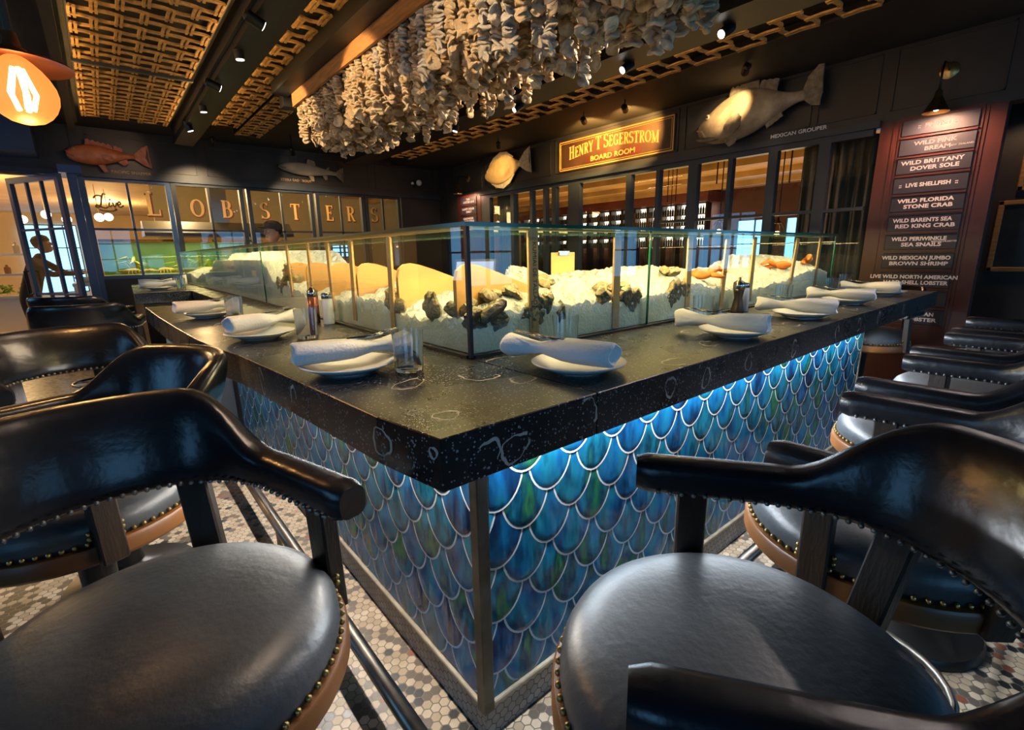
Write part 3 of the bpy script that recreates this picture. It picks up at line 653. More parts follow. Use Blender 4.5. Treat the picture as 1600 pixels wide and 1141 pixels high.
top_a = slab([(0, 0), (0.405, 0), (0.405, 7.05), (0.24, 7.05), (0.24, 3.31)] + left_edge[:0:-1], 'bar_countertop', 'black terrazzo bar top with pale shell rings, the arm running towards the lobster windows')
top_b = slab([(0.4075, 0), (4.0, 0), (4.0, 1.0), (0.4075, 1.0)], 'bar_countertop', 'black terrazzo bar top with pale shell rings, the arm running towards the menu board')
slab([(-.205, 5.0), (0.237, 5.0), (0.237, 7.05), (-.15, 7.05)], 'bar_countertop', 'far piece of black bar top beyond the service gap, by the lobster windows')

# pale shell rings set in the terrazzo, on the top and on the front faces
M['inlay'] = mat('shell_inlay', (0.40, 0.36, 0.32), 0.3, var=0.2, scale=30)
def inlays(items, top):
    b = MB(); rg = random.Random(len(items))
    for (kind, a, c, r1, r2, rot, a0, a1) in items:
        pts = []; ws = []; n_ = 22
        for i in range(n_+1):
            t = math.radians(a0+(a1-a0)*i/n_); k = 1+.10*math.sin(3*t+a*9)+.05*math.sin(7*t+c*5); u, v = r1*k*math.cos(t), r2*k*math.sin(t)
            pts.append((u*math.cos(rot)-v*math.sin(rot), u*math.sin(rot)+v*math.cos(rot))); ws.append(.0010+.0014*(1+math.sin(2*t+a*7)))
        for i in range(n_+1):
            p0, p1 = pts[max(i-1, 0)], pts[min(i+1, n_)]; dx, dy = p1[0]-p0[0], p1[1]-p0[1]; l = math.hypot(dx, dy) or 1
            if kind == 'top': F = lambda q: Vector((a+q[0], c+q[1], ZC+.0004))
            elif kind == 'right': F = lambda q: Vector((a+q[0], -.0005, c+q[1]))
            else:
                sl = (kind[1][1]-kind[0][1])/(kind[1][0]-kind[0][0]) if False else 0
                F = lambda q: Vector((edge_x(a-q[0])-.0008, a-q[0], c+q[1]))
            for s_ in (1, -1): b.v.append(tuple(F((pts[i][0]-dy/l*ws[i]*s_, pts[i][1]+dx/l*ws[i]*s_))))
        o = len(b.v)-2*(n_+1)
        for i in range(n_): b.f.append((o+2*i, o+2*i+1, o+2*i+3, o+2*i+2)); b.m.append(0)
    b.build('shell_marking', M['inlay'], top)
def edge_x(y):
    for (x0, y0), (x1, y1) in zip(left_edge, left_edge[1:]):
        if y <= y1: return x0+(x1-x0)*(y-y0)/(y1-y0)
    return left_edge[-1][0]
zf = ZC-.05
inlays([('top', .135, .36, .055, .028, .5, 20, 340), ('top', .30, .30, .05, .035, 2.2, 0, 230), ('top', .075, .10, .026, .024, 0, 0, 360), ('top', .36, .20, .035, .028, .3, 60, 330), ('top', .05, .92, .05, .03, .9, 0, 300), ('top', .30, .62, .03, .02, 0, 40, 300), ('top', .0, 1.95, .06, .03, 1.2, 0, 250), ('top', .27, 2.7, .05, .03, 1.2, 0, 250),
        ('left', .175, zf, .030, .028, 0, 0, 360), ('left', .62, zf-.01, .016, .042, 0, 10, 190), ('left', .86, zf, .014, .040, .2, 0, 330), ('left', .02, zf+.02, .010, .010, 0, 0, 360), ('left', 1.35, zf, .02, .035, 0, 0, 200)], top_a)
inlays([('right', .165, zf-.012, .036, .026, .35, 20, 350), ('right', .095, zf-.012, .035, .03, .6, -60, 90), ('right', .372, zf+.012, .034, .030, -.2, -40, 120), ('right', .70, zf+.006, .024, .026, 0, 0, 350), ('right', .885, zf-.004, .020, .030, -.3, 0, 360), ('right', 1.15, zf, .022, .028, 0, 30, 360), ('right', 1.52, zf-.006, .020, .032, -.2, 60, 350), ('right', 1.98, zf, .02, .028, 0, 0, 260), ('right', 2.28, zf, .022, .03, -.3, 0, 340), ('right', 2.6, zf, .02, .03, 0, 0, 250), ('right', 3.1, zf, .02, .03, .2, 0, 300),
        ('top', .80, .05, .05, .03, .2, 0, 260), ('top', 1.12, .12, .045, .03, .4, 0, 280), ('top', .47, .42, .05, .02, -.1, 0, 200), ('top', 1.75, .10, .05, .03, .4, 0, 280), ('top', 2.5, .10, .05, .03, .4, 0, 280), ('top', 1.30, .30, .04, .025, .1, 0, 220)], top_b)

# tiled base
B0, B1 = 0.25, 3.37
sbase = empty('tiled_bar_front', 'bar front clad in glossy blue and green fish scale tiles', 'bar front', (B0, B0, 0))
def scales(u0, u1, v0, v1, place, uoff):
    """shingled fish scales: pale rimmed plate below, glazed dome on top; upper rows lie over lower rows"""
    g = MB(); rim = MB(); p = 0.0855; rx, ry, ln = 0.0885, 0.118, 0.262; rows = int((v1-v0)/p)+4
    for r in range(-3, rows):
        vt = v0-0.012+r*p; k0 = int((u0-uoff)/0.19)-1; k1 = int((u1-uoff)/0.19)+2
        for k in range(k0, k1):
            u = uoff+k*0.19+(0.095 if r % 2 else 0)
            def out(e):
                q = [(u+(rx-e)*math.sin(t), vt+ry-(ry-e)*math.cos(t)) for t in [(-90+180*i/16)*PI/180 for i in range(17)]]
                return q+[(u+rx-e, vt+ry+.05), (u+rx-e, vt+ln), (u-rx+e, vt+ln), (u-rx+e, vt+ry+.05)]
            if u+rx < u0+.006 or u-rx > u1-.006 or vt > v1-.004 or vt+ln < v0+.004: continue
            dep = lambda b, d, r=r: 0.0011*(r+3)+d
            def P(q, d): a = min(max(q[0], u0+.0015), u1-.0015); b = min(max(q[1], v0+.001), v1-.001); return place(a, b, dep(b, d))
            A = out(0); vs = [P(q, -.004) for q in A]+[P(q, 0) for q in A]; n_ = len(A)
            rim.add(vs, [(i, (i+1) % n_, n_+(i+1) % n_, n_+i) for i in range(n_)]+[tuple(range(n_, 2*n_))])
            B, C_ = out(.0065), out(.026); cx = (u, vt+ry)
            vs = [P(q, .0001) for q in B]+[P(q, .0005) for q in out(.0085)]+[P(q, .0009) for q in C_]+[P(cx, .0010)]
            fs = []
            for a in range(2): fs += [(a*n_+i, a*n_+(i+1) % n_, (a+1)*n_+(i+1) % n_, (a+1)*n_+i) for i in range(n_)]
            fs += [(2*n_+i, 2*n_+(i+1) % n_, 3*n_) for i in range(n_)]
            g.add(vs, fs)
    return g, rim
zt0, zt1 = 0.125, 0.958
pl_r = lambda u, v, d: (u-B0, -d, v)
pl_l = lambda u, v, d: (-d, u-B0, v)
for args in ((B0+.022, B1, zt0, zt1, pl_r, 0.402), (B0+.022, 3.30, zt0, zt1, pl_l, 0.335)):
    g_, rim_ = scales(*args); g_.build('scale_tiles', M['tile'], sbase, autos=50); rim_.build('tile_rims', M['grout'], sbase, autos=30)
MB().b2((0.02, 0.0005, zt0), (B1-B0, 0.03, zt1+.01)).build('grout_bed', M['grout'], sbase)
MB().b2((0.0005, 0.02, zt0), (0.03, 3.30-B0, zt1+.01)).build('grout_bed', M['grout'], sbase)
MB().b2((-0.017, -0.017, 0.10), (0.020, 0.020, 0.968), bev=0.003).build('corner_post', M['post'], sbase)
MB().b2((B1-B0, -0.012, 0.0), (B1-B0+.02, 0.03, 0.968)).build('end_trim', M['ledge'], sbase)
MB().b2((0.02, -0.016, 0.108), (B1-B0, 0.0, 0.124), bev=0.003).build('ledge_trim', M['ledge'], sbase)
MB().b2((-0.016, 0.02, 0.108), (0.0, 3.30-B0, 0.124), bev=0.003).build('ledge_trim', M['ledge'], sbase)
MB().b2((-0.006, -0.006, 0.0), (B1-B0, 0.03, 0.108)).build('hex_plinth', M['plinth'], sbase)
MB().b2((-0.0065, 0.0, 0.0), (0.03, 3.30-B0, 0.1075)).build('hex_plinth', M['plinthY'], sbase)
MB().b2((0.03, 0.03, 0.0), (B1-B0, 0.72, 0.966)).b2((0.03, 0.72, 0.0), (0.72, 3.30-B0, 0.966)).build('carcass', M['beam'], sbase)
for nm, a, b in (('led_channel', (0.03, -0.045, 0.953), (B1-B0, -0.014, 0.9695)), ('led_channel', (-0.048, 0.03, 0.953), (-0.014, 3.0, 0.9695))):
    MB().b2(a, b).build(nm, M['pewter'], sbase)
# service gap and far cabinet
sv = empty('service_station', 'open black service station with a shelf in the gap of the bar', 'service counter', (0.0, 3.32, 0))
m = MB(); m.b2((0.26, 0.0, 0), (0.98, 3.7, 0.966)); m.build('cabinet', M['beam'], sv)
MB().b2((-0.12, 0.25, 0.84), (0.255, 1.64, 0.87)).b2((-0.12, 0.25, 0.0), (0.255, 0.28, 0.84)).build('shelf', M['steel_dark'], sv)
MB().b2((-0.15, 1.68, 0.0), (0.2, 3.65, 0.966)).build('end_cabinet', M['beam'], sv)
# foot rails
def rail(pts, brs, lab):
    r = empty('foot_rail', lab, 'foot rail', pts[0]); o = Vector(pts[0])
    MB().tube([Vector(p)-o for p in pts], 0.024, 12).build('tube', M['rail'], r, smooth=True)
    for b in brs:
        b = Vector(b)-o; MB().tube([b, (b.x, b.y, -o.z)], 0.012, 8).lathe([(0.04, -o.z), (0.04, -o.z+.012), (0.014, -o.z+.02)], 12, (b.x, b.y, 0)).build('bracket', M['rail'], r)
rail([(0.045, 0.045, 0.16), (0.045, 3.2, 0.16)], [(0.045, 0.12, 0.16), (0.045, 1.6, 0.16), (0.045, 3.0, 0.16)], 'worn metal foot rail along the bar arm that runs to the lobster windows')
rail([(0.36, 0.045, 0.16), (3.3, 0.045, 0.16)], [(0.5, 0.045, 0.16), (1.9, 0.045, 0.16), (3.2, 0.045, 0.16)], 'worn metal foot rail along the bar arm that runs to the menu board')

# glass display case
ZG = 1.462
cs = empty('glass_display_case', 'long L shaped glass display case full of ice and oysters on the bar', 'display case', (0.407, 0.486, ZC))
def pane(nm, a, b, m='case'): return MB().b2([a[i]-(0.407, .486, ZC)[i] for i in range(3)], [b[i]-(0.407, .486, ZC)[i] for i in range(3)]).build(nm, M[m], cs)
z0, z1 = ZC+0.006, 1.451
pane('front_pane', (0.418, 0.486, z0), (1.294, 0.492, z1)); pane('front_pane', (1.300, 0.486, z0), (3.43, 0.492, z1))
pane('front_pane', (0.407, 0.498, z0), (0.413, 2.836, z1)); pane('front_pane', (0.407, 2.842, z0), (0.413, 5.2, z1)); pane('front_pane', (0.407, 5.206, z0), (0.413, 7.0, z1))
pane('end_pane', (3.424, 0.495, z0), (3.43, 0.98, z1)); pane('end_pane', (0.414, 6.994, z0), (0.96, 7.0, z1))
pane('pane_seam', (1.2945, 0.485, z0), (1.2995, 0.493, z1), 'edge'); pane('pane_seam', (0.406, 2.8365, z0), (0.414, 2.8415, z1), 'edge'); pane('pane_seam', (3.4305, 0.486, z0), (3.433, 0.494, z1), 'edge')
# lid: clear sheet with green edges
lid = MB(); ox, oy = 0.397, 0.476
poly = [(ox, oy), (3.44, oy), (3.44, 1.0), (1.0, 1.0), (1.0, 7.01), (ox, 7.01)]
lid.prism([(x-.407, y-.486) for x, y in poly], 1.452-ZC, 1.463-ZC, mi=0)
lid.m = [0, 0]+[1]*len(poly)
lid.build('glass_lid', [M['case'], M['edge']], cs)
pane('corner_joint', (0.404, 0.483, ZC+.002), (0.416, 0.496, 1.451), 'beam')
pane('base_strip', (0.418, 0.478, ZC+.0005), (3.43, 0.496, ZC+.009), 'beam'); pane('base_strip', (0.399, 0.498, ZC+.0005), (0.417, 7.0, ZC+.009), 'beam')
pane('led_strip', (0.45, 0.515, 1.4455), (3.40, 0.55, 1.4515), 'brass'); pane('led_strip', (0.44, 0.56, 1.4455), (0.475, 6.95, 1.4515), 'brass')

# ice bed
def vnoise(x, y, s=0):
    return (math.sin(x*3.1+s)*math.cos(y*2.7-s)+0.5*math.sin(x*7.3+y*5.1+s*2)+0.35*math.sin(x*13.7-y*11.9+s))/1.85
rng = random.Random(3)
def ice_h(x, y):
    if y < 1.0 and x > 0.98 or (y < 1.0 and x >= y):   # right arm
        t = min(max((y-0.495)/0.45, 0), 1)
        base = 1.185+0.085*math.sin(min(t*1.5, 1)*PI/2)
        base += 0.065*math.exp(-((x-0.85)/0.22)**2)*t + 0.02*math.exp(-((x-1.7)/0.25)**2)-0.035*math.exp(-((x-1.15)/0.14)**2)*t - 0.03*math.exp(-((x-2.35)/0.3)**2)+0.055*math.exp(-((x-3.1)/0.25)**2)
    else:
        t = min(max((x-0.42)/0.45, 0), 1)
        base = 1.175+0.07*math.sin(min(t*1.5, 1)*PI/2)+0.02*math.sin(y*6)
        k = 1/(1+math.exp(-(y-2.72)*14))*1/(1+math.exp((y-5.0)*5))
        base += k*(0.19-0.02*t+0.03*math.exp(-((y-3.4)/0.5)**2))
    return base+0.016*vnoise(x*2.2, y*2.2)+0.008*vnoise(x*9, y*9, 2)
def icefield(x0, x1, y0, y1, st, lab):
    ice = MB()
    nx, ny = int(round((x1-x0)/st)), int(round((y1-y0)/st)); vs = []
    for j in range(ny+1):
        for i in range(nx+1):
            x = x0+(x1-x0)*i/nx; y = y0+(y1-y0)*j/ny; e = 0 if i in (0, nx) or j in (0, ny) else 1
            jx, jy, jz = ((rng.random()-.5)*st*.7*e, (rng.random()-.5)*st*.7*e, (rng.random()-.35)*st*1.0)
            vs.append((x+jx, y+jy, min(ice_h(x, y)+jz, (1.36 if x < .56 else 1.42) if y > 1.0 else 1.38)))
    nv = len(vs); fs = [(j*(nx+1)+i, j*(nx+1)+i+1, (j+1)*(nx+1)+i+1, (j+1)*(nx+1)+i) for j in range(ny) for i in range(nx)]
    bd = [i for i in range(nx+1)]+[(j+1)*(nx+1)-1 for j in range(1, ny+1)]+[ny*(nx+1)+i for i in range(nx-1, -1, -1)]+[j*(nx+1) for j in range(ny-1, 0, -1)]
    K = 6
    for r in range(1, K+1):
        for b in bd: v = vs[b]; z = v[2]+(ZC+.01-v[2])*r/K; vs.append((v[0], v[1], z))
    nb = len(bd)
    for q in range(nb):
        a, b = bd[q], bd[(q+1) % nb]; pa, pb = a, b
        for r in range(K): ca, cb = nv+r*nb+q, nv+r*nb+(q+1) % nb; fs.append((pa, ca, cb, pb)); pa, pb = ca, cb
    ntop = nx*ny; ice.add(vs, fs); ice.m = [0]*ntop+[(1 if max(ice.v[q][2] for q in f) < 1.16+.05*rng.random() else 0) for f in fs[ntop:]]
    tag(ice.build('crushed_ice', [M['ice'], M['ice_wet']]), lab, 'ice', kind='stuff')
icefield(0.424, 0.94, 1.0, 6.95, 0.021, 'heap of crushed ice in the case arm towards the lobster windows')
icefield(0.424, 3.40, 0.503, 0.998, 0.019, 'heap of crushed ice in the case arm towards the menu board')
MB().b2((0.417-.407, 1.002-.486, .967-ZC), (0.96-.407, 7.0-.486, .009)).build('ice_tray', M['stainless'], cs)

# oysters and other shellfish half sunk in the ice
def oyster_mesh(seed, k=0):
    r = random.Random(seed); b = MB(); n_ = 14; rows = [(0, .012), (.45, .02), (.8, .015), (1.0, .0), (.8, -.012), (.45, -.016), (0, -.018)]
    ph = [r.random()*6 for _ in range(4)]; vs = []; fs = []
    for (q, z) in rows:
        for j in range(n_):
            t = 2*PI*j/n_; rr = (0.045+0.006*math.sin(3*t+ph[0])+0.005*math.sin(5*t+ph[1])+0.003*math.sin(9*t+ph[2]))*q
            vs.append((rr*math.cos(t)*1.35, rr*math.sin(t), z+0.004*q*math.sin(4*t+ph[3])))
    for i in range(len(rows)-1): fs += [(i*n_+j, (i+1)*n_+j, (i+1)*n_+(j+1) % n_, i*n_+(j+1) % n_) for j in range(n_)]
    b.add(vs, fs); return b
OYM = []
for k in range(6):
    o = oyster_mesh(k).build('oyster', M['oyster'], autos=40); OYM.append(o.data); bpy.data.objects.remove(o)
piles = [
 ('right', 0.66, 12, 'dark oyster in the largest oyster heap, behind the lettered marker next to the case corner', 'oysters heaped behind the lettered marker', 0.16, 1.22),
 ('right', 1.12, 9, 'brown oyster in the heap behind the second wooden marker along the menu board arm', 'oysters behind the second marker', 0.13, 1.215),
 ('right', 1.52, 8, 'dark shellfish in the heap just past the green glass seam', 'shellfish past the green seam', 0.13, 1.215),
 ('right', 0.49, 5, 'tan oyster on the ice right inside the case corner', 'oysters inside the case corner', 0.06, 1.23),
 ('left', 0.63, 4, 'single dark oyster pressed on the ice beside the case corner, lobster window side', 'oysters beside the corner, lobster side', 0.22, 1.19),
 ('left', 1.12, 5, 'brown oyster on the ice before the big wooden divider', 'oysters before the big divider', 0.18, 1.20),
 ('left', 2.45, 14, 'dark oyster in the tall heap where the ice rises to the case lid', 'oysters in the tall heap', 0.13, 1.24),
]
ro = random.Random(11)
for side, c, cnt, lab, grp, spr, zb in piles:
    for i in range(cnt):
        d = 0.455+0.05*ro.random()+0.012*i*0.4; a = c+(ro.random()*2-1)*spr
        front = i % 5 < 3
        p = (a, 0.514 if front else 0.56+0.05*ro.random()) if side == 'right' else (0.434 if front else 0.47+.04*ro.random(), a)
        o = bpy.data.objects.new('oyster', OYM[i % 6]); COL.objects.link(o)
        h = ice_h(*p)
        zz = h+0.006+0.015*ro.random()+(0.012*(i//3) if 'tall' in grp else 0)
        zz = 1.165+0.05*ro.random() if front and 'tall' not in grp else (1.17+.16*ro.random() if front else zz)
        o.location = (p[0], p[1], zz); s_ = 0.55+0.30*ro.random(); o.scale = (s_, s_, s_*1.3)
        o.rotation_euler = (ro.uniform(-.7, .7), ro.uniform(-.7, .7), ro.random()*6.28)
        if front:      # pressed flat against the glass
            o.matrix_world = Matrix.Translation((p[0], p[1], zz)) @ (Matrix.Rotation(PI/2, 4, 'X') if side == 'right' else Matrix.Rotation(PI/2, 4, 'Y')) @ Matrix.Rotation(ro.random()*6.28, 4, 'Z') @ Matrix.Diagonal((s_, s_, .75, 1))
        tag(o, lab, 'oyster', grp)
def claw(x, y, lab):
    b = MB(); b.ball((0, 0, 0.02), (0.045, 0.03, 0.02)); b.tube([(0.03, 0, 0.02), (0.07, 0.02, 0.035), (0.11, 0.01, 0.02)], [0.016, 0.014, 0.004], 8); b.tube([(0.03, 0, 0.02), (0.075, -0.02, 0.02), (0.10, -0.01, 0.01)], [0.012, 0.010, 0.003], 8)
    o = b.build('crab_claw', M['orange'], smooth=True); o.location = (x, y, ice_h(x, y)+0.012); o.rotation_euler = (0.5, 0, x*3); o.scale = (1.2,)*3; tag(o, lab, 'crab claw')
claw(2.85, 0.58, 'orange crab claw on the ice by the next to last marker'); claw(3.24, 0.57, 'orange crab claw on the ice at the far end of the case'); claw(1.86, 0.58, 'orange crab claw on the ice beside the pepper mill')

# wooden name markers standing at the glass
def marker(side, a, top, bot, w, lean, lab, txt=None, txt2=None):
    h = top-bot; z = bot
    if side == 'right': r = empty('name_marker', lab, 'marker stick', (a, 0.500, z)); Mx = basis((0, 0, 0), (1, 0, 0), (0, 0, 1))
    else: r = empty('name_marker', lab, 'marker stick', (0.4195, a, z)); Mx = basis((0, 0, 0), (0, -1, 0), (0, 0, 1))
    Mx = Mx @ Matrix.Rotation(lean, 4, 'Z')
    b = MB(); b.prism([(-w/2, 0), (w/2, 0), (w/2, h-.006), (w/2-.006, h), (-w/2+.006, h), (-w/2, h-.006)], -0.008, 0.0); b.xf(Mx); b.build('stick', M['maple'], r)
    if txt: text('lettering', txt, w*0.55, M['ink'], Mx @ Matrix.Translation((0.002 if not txt2 else 0.25*w*0.4, h*0.60, 0.0005)) @ Matrix.Rotation(-PI/2, 4, 'Z'), r, 0.0004, 1.0)
    if txt2: text('lettering', txt2, w*0.22, M['ink'], Mx @ Matrix.Translation((-w*0.22, h*0.26, 0.0005)) @ Matrix.Rotation(-PI/2, 4, 'Z'), r, 0.0004, 1.0)
marker('right', 0.678, 1.447, 1.082, 0.042, 0.012, 'wide lettered wooden marker, first from the case corner on the menu board arm', 'KUMIAI DE TALLADA', 'BAJA CALIFORNIA MX')
marker('right', 1.107, 1.430, 1.085, 0.040, 0.0, 'brown wooden marker behind the water glass, last before the green glass seam')
marker('right', 1.625, 1.434, 1.10, 0.038, 0.015, 'brown wooden marker, first beyond the green glass seam')
marker('right', 1.94, 1.425, 1.10, 0.036, -0.07, 'leaning pale marker just before the dark pepper mill')
marker('right', 2.25, 1.436, 1.10, 0.036, -0.02, 'upright pale marker just past the dark pepper mill')
marker('right', 2.78, 1.436, 1.13, 0.036, -0.16, 'leaning marker, second from the far end of the case')
marker('right', 3.185, 1.438, 1.13, 0.036, -0.06, 'marker nearest the far end of the case on the menu board arm')
marker('left', 1.014, 1.440, 1.087, 0.034, -0.02, 'wooden marker, first from the case corner on the lobster window arm')
marker('left', 1.38, 1.441, 1.10, 0.034, -0.05, 'wooden marker, second from the case corner on the lobster window arm')
marker('left', 1.64, 1.441, 1.12, 0.030, 0.0, 'slim wooden marker, third from the case corner on the lobster window arm')
marker('left', 1.92, 1.443, 1.14, 0.030, 0.0, 'slim wooden marker behind the steel pepper mill')
marker('left', 2.28, 1.443, 1.15, 0.030, 0.03, 'slim wooden marker in front of the tall oyster heap')
# curved wooden dividers across the ice
def divider(y, lab, topx=0.455, ztop=1.345, ln=0.42, drop=0.13):
    pts = [(topx-.02, 1.13), (topx-.02, ztop-.05), (topx-.012, ztop-.02), (topx+.01, ztop-.004), (topx+.035, ztop), (topx+.07, ztop-.006)]+[(topx+.07+(ln-.07)*t, ztop-.006-drop*t**1.1) for t in (0.2, .4, .6, .8, 1)]+[(topx+ln, 1.13)]
    b = MB(); Mx = basis((0, y, 0), (1, 0, 0), (0, 0, 1)); b.prism(pts, -0.009, 0.009, Mx); o = b.build('ice_divider', M['tan']); tag(o, lab, 'divider board')
divider(0.60, 'curved tan divider board at the corner joint of the case'); divider(0.985, 'largest curved tan divider board, by the first marker of the lobster window arm')
divider(1.36, 'curved tan divider board by the second marker of the lobster window arm'); divider(1.68, 'curved tan divider board by the third marker of the lobster window arm'); divider(2.03, 'curved tan divider board by the steel pepper mill'); divider(2.36, 'curved tan divider board nearest the tall oyster heap')
# clipboard and bar things inside
r = empty('clipboard', 'pale wooden clipboard standing behind the ice by the lettered marker', 'clipboard', (1.36, 1.03, 1.125), -0.2)
MB().b2((-0.07, 0, 0), (0.07, 0.006, 0.25), bev=0.002).build('board', M['tan'], r); MB().b2((-0.03, -0.012, 0.235), (0.03, 0, 0.256)).build('clip', M['silver'], r)
iw = empty('inner_workbench', 'stainless workbench inside the bar behind the glass case', 'workbench', (1.9, 2.2, 0))
MB().b2((-0.35, -0.7, 0.86), (0.45, 2.6, 0.90), bev=0.005).build('worktop', M['dkwood'], iw); MB().b2((-0.32, -0.66, 0), (0.42, 2.56, 0.86)).build('cabinet', M['stainless'], iw)
r = empty('till_screen', 'slanted blue till screen on the workbench inside the bar', 'till', (1.72, 2.30, 0.90), math.radians(-52))
MB().b2((-0.09, -0.06, 0), (0.09, 0.08, 0.02)).tube([(0, 0.03, 0.02), (0, 0.05, 0.2)], 0.02, 8).build('stand', M['black'], r)
Mx = basis((0, 0.0, 0.30), (1, 0, 0), (0, 0.42, 0.9)); MB().b2((-0.16, -0.15, -0.015), (0.16, 0.15, 0)).xf(Mx).build('housing', M['black'], r); MB().b2((-0.145, -0.13, 0.0), (0.145, 0.13, 0.002)).xf(Mx).build('screen', M['screen'], r)
for k, (x, y) in enumerate(((1.75, 1.7), (1.95, 2.0))):
    r = empty('steel_tray', 'shallow steel tray of ingredients on the inner workbench, %s' % ('nearer the case corner' if k == 0 else 'beside the till screen'), 'tray', (x, y, 0.90))
    b = MB(); b.b2((-0.15, -0.1, 0), (0.15, 0.1, 0.006)); b.b2((-0.15, -0.1, 0.006), (-0.145, 0.1, 0.05)); b.b2((0.145, -0.1, 0.006), (0.15, 0.1, 0.05)); b.b2((-0.15, -0.1, 0.006), (0.15, -0.095, 0.05)); b.b2((-0.15, 0.095, 0.006), (0.15, 0.1, 0.05)); b.build('tray', M['stainless'], r)
    o = MB().ball((0, 0, 0.03), (0.12, 0.07, 0.035)).build('contents', M['linen'], r, smooth=True)

# ============================================================ PLACE SETTINGS
def napkin_mesh(seed):
    b = MB(); r = random.Random(seed); n_ = 20; prof = [(-.168, .033), (-.160, .037), (-.10, .037), (-.05, .036), (-.01, .033), (.03, .023), (.055, .017), (.085, .022), (.13, .033), (.160, .039), (.168, .036)]
    vs = []; fs = []
    for i, (x, rad) in enumerate(prof):
        for j in range(n_):
            t = 2*PI*j/n_; q = rad*(1+0.05*math.sin(2*t+i*.5+seed)+0.03*math.sin(5*t+i)); vs.append((x+0.004*math.sin(3*t+seed), q*math.cos(t)*1.08, q*math.sin(t)*0.86))
    for i in range(len(prof)-1): fs += [(i*n_+j, (i+1)*n_+j, (i+1)*n_+(j+1) % n_, i*n_+(j+1) % n_) for j in range(n_)]
    k = len(vs); K = (len(prof)-1)*n_
    for e, base, x in ((0, 0, -.150), (1, K, .150)):   # rolled ends: inward spiral cup
        s0 = len(vs)
        for j in range(n_): v = vs[base+j]; vs.append((v[0], v[1]*.86, v[2]*.86))
        for j in range(n_): v = vs[base+j]; vs.append((x, v[1]*.72, v[2]*.72))
        vs.append((x, 0, 0))
        for j in range(n_):
            a = [base+j, base+(j+1) % n_, s0+(j+1) % n_, s0+j]; c = [s0+j, s0+(j+1) % n_, s0+n_+(j+1) % n_, s0+n_+j]; d = [s0+n_+j, s0+n_+(j+1) % n_, s0+2*n_]
            for f in (a, c, d): fs.append(tuple(f if e == 0 else f[::-1]))
    b.add(vs, fs); return b
def setting(px, py, gx, gy, ang, where, nx=None, ny=None, gl=True):
    p = empty('dinner_plate', 'round white plate under a napkin, %s' % where, 'plate', (px, py, ZC), 0, None)
    b = MB(); b.lathe([(0, .004), (.055, .004), (.075, .006), (.10, .016), (.122, .026), (.124, .0285), (.121, .0295), (.098, .021), (.072, .0105), (0, .009)], 40); b.build('dish', M['china'], p, smooth=True)
    MB().lathe([(.050, 0), (.058, 0), (.060, .005), (.050, .005)], 32).build('foot_ring', M['china'], p, smooth=True)
    q = empty('rolled_napkin', 'white napkin rolled round cutlery, %s' % where, 'napkin', (px if nx is None else nx, py if ny is None else ny, ZC+.029+.030), ang); q.scale = (.93, 1, 1)
    nm = napkin_mesh(int(px*100)).build('cloth_roll', M['linen'], q, smooth=True)
    fk = MB()
    for z, s_ in ((0.030, 1), (0.026, -1)):
        fk.tube([(-.02, .004*s_, .026), (.05, .008*s_, .028), (.085, .010*s_, .034)], [.004, .003, .004], 6)
    for k in (-1.5, -.5, .5, 1.5): fk.tube([(.085, .010+k*.004, .034), (.10, .010+k*.0062, .037), (.135, .010+k*.0062, .042)], [.002, .0018, .001], 5)
    fk.build('fork', M['silver'], q, smooth=True)
    if gl:
        g = MB(); R = 0.042; H_ = 0.112
        g.lathe([(0, 0.0), (R*.86, 0.0), (R*.9, .004), (R, H_), (R-.0016, H_), (R*.88-.001, .012), (0, .010)], 32)
        o = g.build('water_glass', M['tumbler'], smooth=True, autos=40); o.location = (gx, gy, ZC+.0005); tag(o, 'clear empty tumbler, %s' % where, 'glass')
def T(x, y): return math.degrees(math.atan2(y, x))
setting(0.075, 0.585, 0.203, 0.485, math.radians(-8), 'nearest the bar corner on the lobster window arm', 0.103, 0.605)
setting(0.035, 1.37, 0.172, 1.24, math.radians(22), 'second from the bar corner on the lobster window arm', 0.079, 1.45)
setting(0.005, 2.33, 0.095, 2.15, math.radians(9), 'third from the bar corner, before the service gap', 0.013, 2.385)
setting(0.02, 5.45, 0.2, 5.35, math.radians(4), 'beyond the service gap, nearer the gap', None, None)
setting(0.05, 6.2, 0.25, 6.1, math.radians(-4), 'beyond the service gap, farthest along', None, None)
setting(0.525, 0.165, 0.705, 0.385, math.radians(106.5), 'nearest the bar corner on the menu board arm', 0.485, 0.2)
setting(1.315, 0.13, 1.57, 0.395, math.radians(100), 'second from the bar corner on the menu board arm', 1.267, 0.16)
setting(1.985, 0.145, 2.43, 0.4, math.radians(104), 'third from the bar corner on the menu board arm', 1.953, 0.165)
setting(2.76, 0.19, 3.22, 0.41, math.radians(99), 'fourth from the bar corner on the menu board arm', 2.681, 0.205)
setting(3.44, 0.185, 3.8, 0.5, math.radians(98), 'fifth and last on the menu board arm', 3.362, 0.24)
